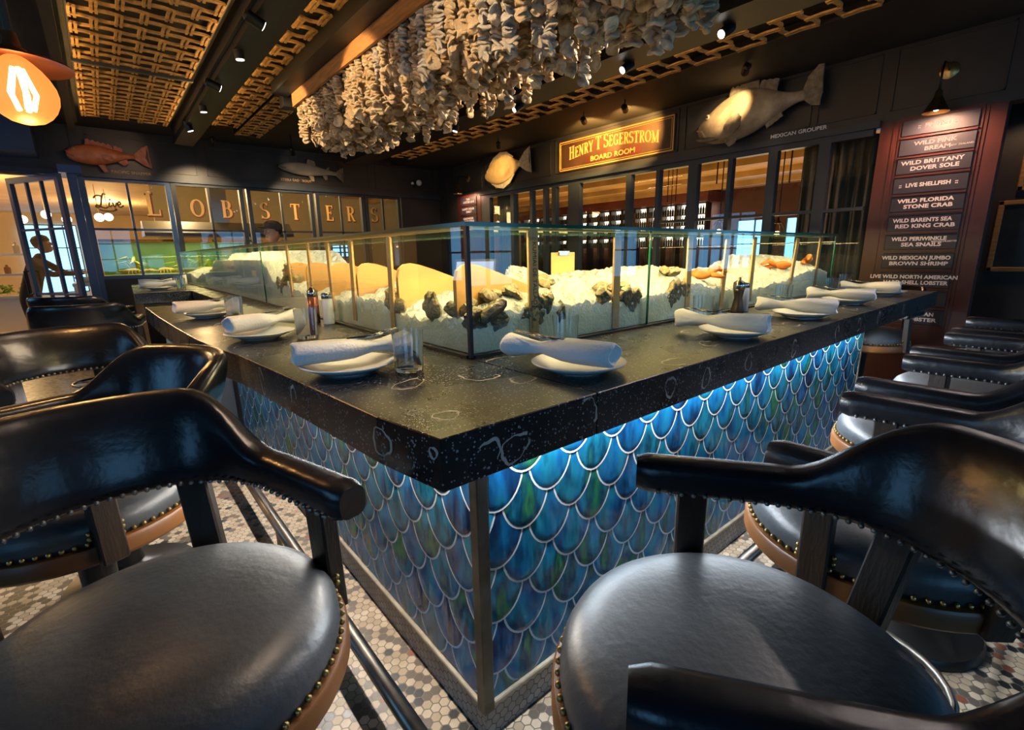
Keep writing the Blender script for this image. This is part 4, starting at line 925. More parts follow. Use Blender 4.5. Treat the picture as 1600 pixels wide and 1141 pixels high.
def mill(x, y, kind, lab):
    r = empty('pepper_mill' if kind != 'salt' else 'salt_shaker', lab, 'pepper mill' if kind != 'salt' else 'salt shaker', (x, y, ZC))
    if kind == 'dark':
        MB().lathe([(.030, 0), (.030, .012), (.024, .045), (.019, .075), (.024, .105), (.027, .118)], 24).build('body', M['dkwood'], r, smooth=True)
        MB().lathe([(.027, .118), (.028, .135), (.024, .15), (.012, .158), (.006, .162), (.008, .170), (0, .174)], 24).build('cap', M['silver'], r, smooth=True)
    elif kind == 'steel':
        MB().lathe([(.024, 0), (.024, .125)], 24).build('body', mat('mill_red_reflection', (0.42, 0.16, 0.13), 0.22, metal=0.8), r, smooth=True, )  # steel body; the red it reflects is tinted into the colour
        MB().lathe([(.025, .125), (.025, .15), (.012, .158), (.010, .165), (0, .168)], 24).build('cap', M['silver'], r, smooth=True)
    else:
        MB().lathe([(.022, 0), (.025, .005), (.024, .11), (.022, .118)], 24).build('body', M['china'], r, smooth=True)
        MB().lathe([(.023, .118), (.024, .138), (.018, .144), (0, .146)], 24).build('cap', M['silver'], r, smooth=True)
mill(.338, 1.66, 'steel', 'steel pepper mill tinted with a red reflection beside the case, on the lobster window arm'); mill(.372, 1.57, 'salt', 'white salt shaker beside the steel pepper mill')
mill(1.965, .43, 'dark', 'dark wooden pepper mill with a steel cap, on the menu board arm'); mill(2.045, .44, 'salt', 'white salt shaker half hidden by the dark pepper mill'); mill(.36, 6.5, 'salt', 'white salt shaker alone at the far end of the bar by the tank')
r = empty('lemon', 'small pale yellow lemon half lying by the third plate', 'lemon', (.115, 2.20, ZC+.018)); MB().ball((0, 0, 0), (.025, .022, .018)).build('rind', mat('lemon', (0.65, 0.55, 0.18), 0.5), r, smooth=True); MB().ball((.024, 0, 0), (.006, .005, .005)).build('tip', mat('lemon_tip', (0.55, 0.45, 0.12), 0.5), r, smooth=True)

# ============================================================ CHAIRS
def sm(x): x = min(max(x, 0), 1); return x*x*(3-2*x)
def roll_stations(K=61):
    st = []
    for i in range(K):
        u = -1+2*i/(K-1); a = abs(u); sg = 1 if u > 0 else -1
        # arm straight part then back ellipse
        La = 0.24; Lb = 0.42; s = a*(La+Lb)
        if s > Lb: x = .272; y = -.075+(s-Lb); th = 0.0
        else: th = (1-s/Lb)*PI/2; x = .272*math.cos(th); y = -.075-.255*math.sin(th)
        k = sm((math.degrees(th)-8)/44)           # 0 arm -> 1 back
        h = .072+(.198-.072)*k; zb = .895+.002*k; w = .072-.010*k
        end = sm((1-a)/.035)
        st.append((Vector((x*sg, y, zb+h/2)), w*(.80+.20*end), h*(.84+.16*end), k, sg, th))
    return st
def chair_parts():
    r = empty('captain_bar_chair', '', 'bar chair')
    st = roll_stations(); n_ = 18; vs = []; fs = []; K = len(st); nails = {-1: MB(), 1: MB()}
    for i, (c, w, h, k, sg, th) in enumerate(st):
        t = (st[min(i+1, K-1)][0]-st[max(i-1, 0)][0]); t.z = 0; t.normalize(); out = Vector((t.y, -t.x, 0))
        if out.dot(Vector((c.x, c.y+.1, 0))) < 0: out = -out
        for j in range(n_):
            a = 2*PI*j/n_; ca, sa = math.cos(a), math.sin(a); e = .62
            px = math.copysign(abs(ca)**e, ca)*w/2; pz = math.copysign(abs(sa)**(e if sa < 0 else .8), sa)*h/2
            lean = k*(pz+h/2)*.30
            vs.append(c+out*(px+lean)+Vector((0, 0, pz)))
        if i % 1 == 0 and 1 < i < K-2:
            for q in ((-1, 1)):
                p = c+out*(q*w*.47)+Vector((0, 0, -h/2+.010)); nails[q].ball(p, .0052, 6, 4)
    for i in range(K-1): fs += [(i*n_+j, i*n_+(j+1) % n_, (i+1)*n_+(j+1) % n_, (i+1)*n_+j) for j in range(n_)]
    fs += [tuple(range(n_))[::-1], tuple((K-1)*n_+j for j in range(n_))]
    b = MB(); b.add(vs, fs); o = b.build('arm_and_back_roll', M['leather'], r, weld=True, autos=50)
    sb = MB()
    for s_ in (-1, 1):     # stitched seam where arm meets back
        for i in (18, K-19):
            pass
    for q in (-1, 1): nails[q].build('nailhead_row', M['pewter'], r, smooth=True)
    b = MB(); b.lathe([(0, .806), (.08, .805), (.15, .801), (.205, .793), (.240, .782), (.262, .766), (.273, .745), (.275, .722), (.272, .704)], 56); b.build('seat_cushion', M['seat'], r, smooth=True)
    MB().lathe([(.272, .706), (.284, .704), (.288, .698), (.288, .664), (.280, .655), (.10, .650), (0, .650)], 56).build('seat_rim', M['rimwood'], r, autos=40)
    nb = MB()
    for i in range(76):
        a = 2*PI*i/76; nb.ball((.2775*math.cos(a), .2775*math.sin(a), .714), .0062, 6, 4)
    for s_ in (-1, 1):
        for dx in (-.034, .034):
            for z in (.728, .742): nb.ball((s_*.2765*math.cos(math.radians(11))+0*dx, .053+dx, z), .006, 6, 4)
    nb.build('seat_nailheads', M['brass'], r, smooth=True)
    for s_ in (-1, 1):
        p0 = Vector((s_*.280, .052, .655)); p1 = Vector((s_*.272, .055, .915)); d = p1-p0
        b = MB(); b.box((0, 0, d.length/2), (.036, .056, d.length), bev=.004); Mx = Matrix.Translation(p0) @ Vector((0, 0, 1)).rotation_difference(d).to_matrix().to_4x4(); b.xf(Mx); b.build('arm_post', M['dkwood'], r)
        p0 = Vector((s_*.178, -.222, .655)); p1 = Vector((s_*.178, -.272, .935)); d = p1-p0; a = math.atan2(-.222, s_*.178)
        b = MB(); b.box((0, 0, d.length/2), (.034, .058, d.length), bev=.004); b.xf(Matrix.Rotation(a, 4, 'Z')); Mx = Matrix.Translation(p0) @ Vector((0, 0, 1)).rotation_difference(d).to_matrix().to_4x4(); b.xf(Mx); b.build('back_post', M['dkwood'], r)
    MB().lathe([(.09, .652), (.09, .63), (.045, .60), (.038, .30), (.050, .10), (.13, .05), (.235, .03), (.245, .012), (.245, 0), (0, 0)], 36).build('pedestal', M['black'], r, autos=40)
    fr = MB(); fr.tube([(.20*math.cos(2*PI*i/28), .20*math.sin(2*PI*i/28), .30) for i in range(28)], .011, 8, closed=True)
    for a in range(4): fr.tube([(.04*math.cos(a*PI/2), .04*math.sin(a*PI/2), .30), (.20*math.cos(a*PI/2), .20*math.sin(a*PI/2), .30)], .009, 6)
    fr.build('foot_ring', M['rail'], r, smooth=True)
    return r
ch0 = chair_parts(); kids(ch0)
def place(x, y, fx, fy, lab, grp, first=False):
    c = ch0 if first else copy_tree(ch0)
    c.location = (x, y, 0); c.rotation_euler = (0, 0, math.atan2(fy, fx)-PI/2); c['label'] = lab; c['group'] = grp
GR, GLF = 'captain chairs along the menu board arm', 'captain chairs along the lobster window arm'
place(.262, -.412, -.57, .82, 'black leather captain bar chair nearest the bar corner, menu board arm', GR, True)
place(-.412, .232, .27, -.96, 'black leather captain bar chair nearest the bar corner, lobster window arm, back crosswise', GLF)
place(.955, -.425, -.03, 1, 'captain bar chair, second from the bar corner on the menu board arm', GR)
place(1.71, -.40, .02, 1, 'captain bar chair, third from the bar corner on the menu board arm', GR)
place(2.47, -.40, .05, 1, 'captain bar chair, fourth from the bar corner on the menu board arm', GR)
place(3.22, -.40, -.02, 1, 'captain bar chair, fifth and farthest from the bar corner on the menu board arm', GR)
place(3.86, .36, -1, .1, 'captain bar chair tucked under the overhanging end of the bar top', GR)
place(-.54, 1.05, -.93, -.38, 'captain bar chair turned away from the bar, second on the lobster window arm', GLF)
place(-.50, 1.83, .27, -.96, 'captain bar chair, third from the bar corner on the lobster window arm', GLF)
place(-.52, 3.95, .15, .98, 'captain bar chair standing at the service gap of the bar', GLF)
place(-.56, 5.0, .4, .9, 'captain bar chair farthest along the lobster window arm, beyond the service gap', GLF)

# ============================================================ CEILING: beams, woven panels, rails with spots
sbox('beam_1', (0.575, -1.5, 2.83), (0.79, 7.3, 3.06), 'beam')
sbox('beam_2', (2.86, -1.5, 2.83), (3.22, 7.4, 3.06), 'beam')
sbox('beam_3', (1.20, 4.62, 2.80), (2.9, 4.75, 3.06), 'beam'); sbox('beam_4', (1.10, -1.5, 2.88), (1.24, 4.62, 3.06), 'beam')
def woven(x0, x1, y0, y1, lab, z=2.985, px=.13, py=.15, cross=None):
    r = empty('woven_ceiling_panel', lab, 'ceiling panel', (x0, y0, z)); W_ = x1-x0; H_ = y1-y0
    nx = max(2, round(W_/px)); dx = W_/nx; ny = round(H_/py); dy = H_/ny; rg = random.Random(int(x0*100)+9)
    sl = MB(); upm = MB()
    def ribbon(mb, pts, w, t=.014):
        vs = []; fs = []
        for i, p in enumerate(pts):
            a = Vector(pts[max(i-1, 0)]); b = Vector(pts[min(i+1, len(pts)-1)]); d = (b-a).normalized(); nn = Vector((-d.y, d.x, 0)).normalized()*w/2
            p = Vector(p); vs += [p-nn, p+nn, p+nn+Vector((0, 0, t)), p-nn+Vector((0, 0, t))]
        for i in range(len(pts)-1): o = 4*i; fs += [(o+q, o+(q+1) % 4, o+4+(q+1) % 4, o+4+q) for q in range(4)]
        fs += [(3, 2, 1, 0), tuple(4*(len(pts)-1)+q for q in range(4))]
        mb.add(vs, fs)
    for j in range(ny+1):
        y = j*dy; off = .5 if j % 2 else 0
        pts = [(W_*i/(nx*6), y+.030*math.sin(2*PI*(i/12+off))+rg.uniform(-.002, .002), .006*math.sin(2*PI*(i/12+off))) for i in range(nx*6+1)]
        ribbon(sl, pts, .031)
    for i in range(nx+1):
        x = min(max(i*dx, .02), W_-.02)
        for j in range(ny):
            if (i+j) % 2 == 0:
                for e in (-.014, .014): ribbon(upm, [(x+e, j*dy-.02, -.008), (x+e+rg.uniform(-.003, .003), (j+.5)*dy, -.002), (x+e, (j+1)*dy+.02, -.008)], .017)
    o = sl.build('woven_slats', M['weave'], r); o2 = upm.build('uprights', M['weave'], r)
    b = MB(); b.b2((-.012, -.01, .0), (0, H_+.01, .07)); b.b2((W_, -.01, .0), (W_+.012, H_+.01, .07)); b.b2((0, H_, 0), (W_, H_+.012, .07)); b.build('frame', M['beam'], r)
    if cross:
        for c in cross: MB().b2((-.02, c-y0-.018, -.03), (W_+.02, c-y0+.018, -.005)).build('cross_bar', M['steel_dark'], r)
woven(-.30, .50, 1.5, 7.0, 'wide woven cane ceiling panel above the lobster window arm, crossed by a dark bar', cross=[4.95], px=.145, py=.15)
woven(.82, 1.20, 1.5, 6.6, 'narrow woven cane ceiling panel between the spot rail and the oyster shell chandelier', px=.12)
woven(1.25, 1.55, 4.80, 7.0, 'short woven cane ceiling panel beyond the far end of the shell chandelier')
woven(3.30, 3.97, .2, 7.2, 'long woven cane ceiling panel along the board room wall', px=.165, py=.19)

def panel_fill(nm, x, y0, y1, z, aim, en, lab, col=(1, .58, .20)):  # fill strips added to warm the woven panels, channel and all
    r = empty('added_fill_strip', lab, 'fill light strip', (x, y0, z)); MB().b2((-.012, 0, -.02), (.012, y1-y0, -.004)).build('channel', M['beam'], r); MB().b2((-.008, .02, -.004), (.008, y1-y0-.02, -.001)).build('diffuser', M['brass'], r)
    led(nm, (x, y0, z), (x, y1, z), .02, en, col, aim)
sbox('beam_5', (-.44, .5, 2.84), (-.375, 7.1, 3.06), 'beam')
panel_fill('panel_fill_light', -.36, 1.0, 6.9, 2.90, (.75, 0, .45), 16, 'added warm fill strip along the outer side of the wide woven panel')
panel_fill('panel_fill_light', .560, 1.0, 6.9, 2.90, (-.8, 0, .4), 9, 'added warm fill strip on the first beam, facing the wide woven panel')
panel_fill('panel_fill_light', .805, 1.5, 6.6, 2.90, (.6, 0, .6), 9, 'added warm fill strip on the first beam, facing the narrow woven strip')
panel_fill('panel_fill_light', 3.24, .3, 7.1, 2.90, (.7, 0, .5), 14, 'added warm fill strip on the second beam, facing the long woven panel')
def spot(x, y, z, aim, energy, col, lab, angle=74, lit=True, drop=.10, grp=None, ceilz=2.83):
    r = empty('track_spotlight', lab, 'spotlight', (x, y, z), 0, grp); d = (Vector(aim)-Vector((x, y, z))).normalized()
    MB().tube([(0, 0, 0), -d*.10], .034, 14).tube([-d*.10, -d*.115], [.034, .02], 14).build('barrel', M['black'], r, autos=40)
    MB().tube([d*.001, d*.004], .027, 14).build('lens', M['lens'], r)
    MB().tube([-d*.06, Vector((-d.x*.06, -d.y*.06, ceilz-z))], .008, 6).build('stem', M['black'], r)
    if energy: lamp('SPOT', 'spot_light', Vector((x, y, z))+d*.02, energy, col, aim, .03, angle=angle, blend=.6)
k = 0
for y, ax, az, en in ((1.6, 1.7, 2.2, 230), (2.9, 1.7, 2.3, 230), (3.56, .75, 1.0, 35), (4.34, 1.7, 2.4, 200), (5.2, .75, 1.0, 35), (6.12, 1.2, 1.0, 20)):
    k += 1
    spot(.612, y, 2.775, (ax, y+.1, az), en, WHITE if ax < 1 else (1, .70, .38), 'black track spotlight on the rail over the lobster window arm, %s' % ('first', 'second', 'third', 'fourth', 'fifth', 'sixth before the beam end')[k-1], grp='spotlights on the first rail')
spot(.937, 6.9, 2.80, (.9, 8.0, 1.85), 80, (1, .72, .40), 'single recessed spotlight beyond the end of the first spot rail', grp='spotlights on the first rail', ceilz=3.06)
spot(1.95, 6.95, 2.80, (2.5, 8.0, 1.85), 90, (1, .72, .40), 'single spotlight above the trout, before the back wall', grp='spotlights on the first rail', ceilz=3.06)
k = 0
for y in (.35, 1.19, 2.0, 3.33, 4.40):
    k += 1; ch = k in (2, 3, 4)
    spot(3.02, y, 2.775, (2.2 if ch else 2.6, y+.3, 2.2 if ch else .8), 160 if ch else 50, (1.0, .76, .50), 'black track spotlight on the rail beside the board room wall, %s' % ('first', 'second', 'third', 'fourth', 'fifth and farthest')[k-1], grp='spotlights on the second rail')
# heads added to the two rails as fill: they brighten the place settings and the chairs
spot(.612, .55, 2.775, (.02, .75, 1.1), 75, (1, .74, .52), 'added fill spotlight on the first rail aimed at the plates near the bar corner', angle=50)
spot(.612, 2.25, 2.775, (-.05, 1.9, 1.1), 60, (1, .74, .52), 'added fill spotlight on the first rail aimed at the plates before the service gap', angle=50)
spot(3.02, -.35, 2.775, (1.0, .15, 1.1), 90, (1, .86, .82), 'added fill spotlight on the second rail aimed at the plates near the bar corner', angle=50)
spot(3.02, -.75, 2.775, (2.4, .15, 1.1), 45, (1, .86, .80), 'added fill spotlight on the second rail aimed at the far plates', angle=55)

# pendant lamp with a glowing bulb
def pendant(x, y, z, lab, en):
    r = empty('pendant_lamp', lab, 'pendant lamp', (x, y, z))
    MB().lathe([(.018, .19), (.024, .15), (.05, .125), (.15, .098), (.153, .092), (.05, .115), (.02, .12)], 32).build('shade', M['copper'], r, autos=50)
    MB().lathe([(.0, -.096), (.02, -.094), (.045, -.086), (.066, -.070), (.082, -.049), (.093, -.024), (.096, .002), (.092, .028), (.080, .055), (.063, .080), (.044, .10), (.03, .112), (.02, .118)], 40).build('bulb', M['bulb'], r, smooth=True)
    f = MB()
    for i in range(5): a = i*2*PI/5; f.tube([(.012*math.cos(a), .012*math.sin(a), .08), (.035*math.cos(a), .035*math.sin(a), .0), (.02*math.cos(a), .02*math.sin(a), -.05)], .008, 6)
    f.build('filament', M['filament'], r)
    MB().tube([(0, 0, .19), (0, 0, 3.06-z)], .012, 8).build('cord', mat('cord', (.06, .045, .03), .8), r)
    lamp('POINT', 'pendant_light', (x, y, z-.14), en, (1, .50, .16), size=.04)
pendant(-.507, 1.80, 1.935, 'glowing copper pendant lamp with a large bare bulb over the chairs', 16)

# ============================================================ OYSTER SHELL CHANDELIER
CX0, CX1, CY0, CY1, CZ = 1.262, 2.10, .62, 4.50, 2.80
chd = empty('oyster_shell_chandelier', 'huge chandelier of oyster shells strung in long strands above the bar', 'chandelier', (CX0, CY0, CZ))
b = MB(); b.b2((-.02, 0, -.03), (0, CY1-CY0, .08)); b.b2((CX1-CX0, 0, -.03), (CX1-CX0+.02, CY1-CY0, .08)); b.b2((0, CY1-CY0, -.03), (CX1-CX0, CY1-CY0+.02, .08)); b.build('wooden_frame', M['amberwood'], chd)
MB().b2((0, 0, .03), (CX1-CX0, CY1-CY0, .26)).build('top_panel', M['beam'], chd)
def strand(seed, ln):
    r = random.Random(seed); vs = []; fs = []; z = 0.0
    while z > -ln:
        n_ = 11; R = r.uniform(.027, .039); tilt = Euler((r.uniform(-.32, .32), r.uniform(-.32, .32), r.random()*6.28)).to_matrix(); ph = r.random()*6
        if r.random() < .10 or z < -ln+.05: tilt = Euler((r.uniform(.5, 1.2), r.uniform(-.5, .5), r.random()*6.28)).to_matrix(); R *= 1.08
        o = Vector((r.uniform(-.008, .008), r.uniform(-.008, .008), z)); base = len(vs)
        for q, zz in ((0, .005), (.5, .009), (.86, .006), (1.0, -.003), (.86, -.009), (.4, -.008), (0, -.007)):
            for j in range(n_):
                t = 2*PI*j/n_; rr = R*q*(1+.10*math.sin(2*t+ph)+.05*math.sin(4*t+ph*2)); vs.append(o+tilt @ Vector((rr*1.2*math.cos(t), rr*.88*math.sin(t), zz+.006*q*math.sin(3*t+ph))))
        for i in range(6): fs += [(base+i*n_+j, base+(i+1)*n_+j, base+(i+1)*n_+(j+1) % n_, base+i*n_+(j+1) % n_) for j in range(n_)]
        z -= r.uniform(.017, .026)
    return vs, fs
SM = []
for k in range(10):
    vs, fs = strand(k, .25+.025*k); b = MB(); b.add(vs, fs); o = b.build('shell_strand', M['shell' if k % 3 else 'shellgrey'], autos=60); SM.append((o.data, vs, fs)); bpy.data.objects.remove(o)
pos = []; rg = random.Random(5); sp = .100
nx = int((CX1-CX0)/sp); ny = int((CY1-CY0)/sp)
for j in range(ny+1):
    for i in range(nx+1):
        x = CX0+.04+i*(CX1-CX0-.08)/nx+rg.uniform(-.012, .012); y = CY0+.03+j*(CY1-CY0-.06)/ny+rg.uniform(-.012, .012)
        edge = min(i, nx-i)
        k = min(9, max(0, int(rg.gauss(4.6, 2.2)+(0.8 if 0 < edge else 0))))
        if i == nx and rg.random() < .35: continue
        pos.append((x, y, k, rg.random()*6.28))
def show(p):
    d = Vector((p[0], p[1], 2.55))-CAM; f = d.dot(fw); x = d.dot(r2)/f*FPX+800; y = 570.5-d.dot(u2)/f*FPX
    vis = -20 < y and 430 < x < 1100
    outer = (p[0] < CX0+.15) or (p[0] > CX1-.15) or p[1] > CY1-.1
    return (0 if vis else 100)+d.length-(0.8 if outer else 0)
pos.sort(key=show)
mass = MB()
for q, (x, y, k, a) in enumerate(pos):
    if q < 100:
        o = bpy.data.objects.new('shell_strand', SM[k][0]); link(o, chd); o.location = (x-CX0, y-CY0, .02); o.rotation_euler = (0, 0, a)
    else:
        R_ = Matrix.Rotation(a, 3, 'Z'); mass.add([R_ @ v+Vector((x-CX0, y-CY0, .02)) for v in SM[k][1]], SM[k][2])
o = mass.build('shell_strands', M['shell'], chd, autos=60); o['kind'] = 'stuff'

# ============================================================ FISH MOUNTS
def fish(name, label, prof, L_, thick, colr, Mx, fins, eye, mouth=True, bars=None):
    """prof: list of (s, z_top, z_bottom) along the length, nose first."""
    r = empty(name, label, 'mounted fish'); r.matrix_world = Mx
    n_ = 18; vs = []; fs = []
    for i, (s, zt, zb) in enumerate(prof):
        c = (zt+zb)/2; h = (zt-zb)/2; w = thick*math.sqrt(max(h, .002)/max((p[1]-p[2])/2 for p in prof))*(.55 if s > .8 else 1)
        for j in range(n_):
            a = 2*PI*j/n_; ca = math.cos(a); vs.append((s*L_, math.copysign(abs(ca)**.85, ca)*w, c+h*math.sin(a)))
    for i in range(len(prof)-1): fs += [(i*n_+j, (i+1)*n_+j, (i+1)*n_+(j+1) % n_, i*n_+(j+1) % n_) for j in range(n_)]
    fs += [tuple(range(n_)), tuple((len(prof)-1)*n_+j for j in range(n_))[::-1]]
    b = MB(); b.add(vs, fs); o = b.build('body', colr[0], r, smooth=True, weld=True); sd = o.modifiers.new('s', 'SUBSURF'); sd.levels = 1; sd.render_levels = 2
    for nm, pts, th, y in fins:      # fan of rays with a scalloped edge
        bb = MB(); k = len(pts)//2; vs = []; fs = []
        for (x, z) in pts: vs += [(x*L_, y-th/2, z), (x*L_, y+th/2, z)]
        m_ = len(pts); fs += [tuple(2*i for i in range(m_)), tuple(2*i+1 for i in range(m_))[::-1]]+[(2*i, 2*i+1, 2*((i+1) % m_)+1, 2*((i+1) % m_)) for i in range(m_)]
        bb.add(vs, fs)
        for i in range(1, k):     # raised rays
            p, q = pts[i], pts[m_-1-i]; bb.tube([(p[0]*L_, y, p[1]), (q[0]*L_, y, q[1])], th*.62, 5)
        bb.build(nm, colr[1], r)
    ex, ez, er = eye; yy_ = -thick*.78
    e = MB().ball((ex*L_, yy_, ez), (er, er*.6, er), 12, 8).build('eye', mat('fish_eye', (.70, .62, .40), .15), r, smooth=True)
    MB().ball((ex*L_, yy_-er*.45, ez), (er*.5, er*.35, er*.5), 10, 6).build('pupil', M['ink'], e, smooth=True)
    if mouth: MB().tube([(mouth[0][0]*L_, -thick*.45, mouth[0][1]), (mouth[1][0]*L_, -thick*.70, mouth[1][1]), (mouth[2][0]*L_, -thick*.62, mouth[2][1])], [.010, .016, .012], 8).build('jaw', colr[2], r, smooth=True)
    return r
def fan(x0, z0, x1, z1, bx0, bz0, bx1, bz1, n_=8, jag=.006):
    top = [(x0+(x1-x0)*i/n_, z0+(z1-z0)*i/n_+(jag if i % 2 else -jag)) for i in range(n_+1)]
    bot = [(bx1+(bx0-bx1)*i/n_, bz1+(bz0-bz1)*i/n_) for i in range(n_+1)]
    return top+bot
# grouper: head towards the board room sign
g_body = mat('grouper_skin', (.28, .19, .10), .38, color2=(.50, .38, .24), scale=9, bump=.3, bscale=50); g_fin = mat('grouper_fin', (.22, .17, .11), .5, var=.4, scale=20); g_jaw = mat('grouper_jaw', (.66, .48, .30), .4, var=.2)
Mg = basis_xz((XR-.13, 2.36, 2.655), (0, -1, .055), (0, .055, 1))
fish('grouper_mount', 'large tan grouper mounted over the board room windows with its mouth open',
     [(0.0, .02, -.075), (.02, .055, -.12), (.06, .095, -.155), (.13, .155, -.185), (.23, .225, -.205), (.36, .268, -.20), (.48, .262, -.17), (.59, .215, -.115), (.69, .150, -.05), (.77, .112, -.012), (.84, .098, .008), (.89, .105, .0)], 1.18, .125, (g_body, g_fin, g_jaw), Mg,
     [('dorsal_fin', fan(.28, .315, .52, .335, .27, .215, .52, .235, 12, .014), .010, 0), ('rear_dorsal_fin', fan(.54, .30, .68, .27, .52, .215, .66, .15, 6, .004), .010, 0),
      ('tail_fin', [(.86, .09), (.90, .20), (.97, .275), (1.0, .27), (.995, .14), (1.0, .02), (.985, -.07), (.93, -.055), (.88, .0), (.85, .03)], .014, 0),
      ('anal_fin', fan(.60, -.16, .72, -.08, .58, -.09, .70, -.03, 6, .003)[::-1], .012, 0), ('pectoral_fin', [(.30, -.06), (.34, .0), (.42, .015), (.44, -.02), (.43, -.11), (.38, -.16), (.33, -.14), (.29, -.10)], .012, -.16), ('pelvic_fin', [(.26, -.165), (.34, -.165), (.38, -.20), (.36, -.24), (.31, -.26), (.28, -.22)], .012, -.08)], (.115, .080, .026), ((.0, -.02), (.06, -.05), (.09, -.115)))
MB().tube([(0.005*1.18, -.07, -.115), (.06, -.10, -.135), (.16, -.115, -.15), (.26, -.10, -.16)], [.012, .022, .024, .01], 8).xf(Mg).build('lower_jaw', g_fin, None, smooth=True)
_o = bpy.data.objects['lower_jaw']; _p = bpy.data.objects['grouper_mount']; _o.parent = _p; _o.matrix_parent_inverse = Mg.inverted()
# flat fish near the corner
h_body = mat('flatfish_skin', (.60, .36, .12), .4, color2=(.76, .52, .22), scale=12, bump=.2); h_fin = mat('flatfish_fin', (.50, .40, .24), .5, var=.3, scale=20)
Mh = basis_xz((XR-.09, 6.33, 2.66), (0, -1, .10), (0, .10, 1))
fish('flatfish_mount', 'oval orange flat fish mounted left of the board room sign, above the first window', [(0, .02, -.03), (.04, .07, -.08), (.14, .15, -.15), (.28, .215, -.205), (.42, .23, -.21), (.56, .19, -.17), (.68, .11, -.10), (.76, .05, -.045), (.80, .04, -.035)], 1.16, .06, (h_body, h_fin, h_fin), Mh,
     [('dorsal_fin', [(.10, .14), (.22, .24), (.38, .29), (.52, .26), (.66, .14), (.60, .13), (.42, .20), (.26, .18)], .010, 0), ('anal_fin', [(.12, -.14), (.24, -.235), (.40, -.285), (.54, -.24), (.66, -.12), (.60, -.12), (.42, -.18), (.26, -.17)][::-1], .010, 0), ('tail_fin', [(.78, .045), (.90, .15), (1.0, .19), (.965, .0), (1.0, -.19), (.90, -.14), (.78, -.04)], .012, 0)], (.09, .05, .014), False)
# snapper and trout on the back wall
s_body = mat('snapper_skin', (.40, .09, .03), .4, color2=(.58, .20, .08), scale=9, bump=.2); s_fin = mat('snapper_fin', (.42, .12, .06), .5, var=.3, scale=20)
Ms = basis_xz((-.52, YB-.09, 2.70), (1, 0, .03), (-.03, 0, 1))
fish('snapper_mount', 'red snapper mounted high on the back wall over the open steel door', [(0, .03, -.05), (.06, .075, -.085), (.16, .115, -.115), (.30, .13, -.13), (.44, .115, -.115), (.58, .08, -.075), (.70, .045, -.035), (.78, .035, -.025), (.82, .04, -.03)], .86, .07, (s_body, s_fin, s_fin), Ms,
     [('dorsal_fin', fan(.26, .19, .55, .13, .24, .11, .56, .075, 10, .008), .009, 0), ('rear_dorsal_fin', fan(.58, .13, .68, .10, .57, .07, .66, .045, 4, .003), .009, 0), ('tail_fin', [(.80, .03), (.93, .13), (1.0, .16), (.95, .0), (1.0, -.13), (.92, -.10), (.80, -.02)], .012, 0), ('anal_fin', [(.58, -.06), (.70, -.03), (.72, -.09), (.66, -.12)][::-1], .010, 0), ('pelvic_fin', [(.34, -.115), (.42, -.12), (.44, -.20), (.40, -.21)][::-1], .010, 0), ('pectoral_fin', [(.40, .0), (.52, .01), (.56, -.05), (.50, -.08), (.42, -.05)], .008, -.075)], (.10, .055, .014), ((.0, .03), (.04, -.0), (.08, -.04)))
t_body = mat('trout_skin', (.26, .24, .17), .4, color2=(.40, .30, .22), scale=7, bump=.2); t_fin = mat('trout_fin', (.22, .17, .11), .5, var=.3, scale=20)
Mt = basis_xz((2.0, YB-.08, 2.79), (1, 0, -.055), (.055, 0, 1))
fish('trout_mount', 'silver grey trout mounted on the back wall above the lobster windows', [(0, .01, -.02), (.05, .045, -.05), (.14, .075, -.075), (.30, .10, -.10), (.46, .10, -.095), (.62, .07, -.065), (.76, .042, -.035), (.86, .032, -.03), (.90, .036, -.032)], 1.04, .06, (t_body, t_fin, t_fin), Mt,
     [('dorsal_fin', fan(.44, .17, .54, .15, .42, .085, .56, .08, 6, .003), .009, 0), ('adipose_fin', [(.72, .05), (.75, .09), (.78, .085), (.77, .04)], .008, 0), ('tail_fin', [(.88, .035), (.96, .10), (1.0, .12), (.98, .0), (1.0, -.12), (.96, -.09), (.88, -.03)], .012, 0), ('pelvic_fin', [(.44, -.085), (.52, -.085), (.53, -.16), (.50, -.17)][::-1], .009, 0), ('anal_fin', [(.66, -.055), (.74, -.04), (.74, -.11), (.71, -.12)][::-1], .009, 0)], (.075, .03, .011), ((.0, -.0), (.05, -.02), (.10, -.02)))
# painted fish names
XT = basis((XR-.003, 1.405, 2.473), (0, -1, 0), (0, 0, 1)); o = text('fish_name', 'MEXICAN GROUPER', .048, M['paint_white'], XT, None, .001, 1.15, .001); tag(o, 'small painted name MEXICAN GROUPER on the header under the grouper', 'lettering')
o = text('fish_name', 'PACIFIC HALIBUT', .05, M['gold'], basis((XR-.003, 5.95, 2.473), (0, -1, 0), (0, 0, 1)), None, .001, 1.1, .001); tag(o, 'small painted name on the header under the flat fish', 'lettering')
o = text('fish_name', 'PACIFIC SNAPPER', .05, M['gold'], basis((.12, YB-.003, 2.53), (1, 0, 0), (0, 0, 1)), None, .001, 1.1); tag(o, 'small painted name on the header under the red snapper', 'lettering')
o = text('fish_name', 'STEELHEAD TROUT', .05, M['gold'], basis((2.28, YB-.003, 2.60), (1, 0, 0), (0, 0, 1)), None, .001, 1.1); tag(o, 'small painted name on the header under the trout', 'lettering')
def aimspot(y, z, ty, tz, en, col, lab, ang=45, x=4.35, tx=XR):
    spot(x, y, z, (tx, ty, tz), en, col, lab, angle=ang, ceilz=3.0, grp='spotlights along the board room wall')
aimspot(1.66, 2.93, 2.05, 2.74, 80, (1, .70, .34), 'black ceiling spotlight aimed at the grouper', 42, tx=4.9)
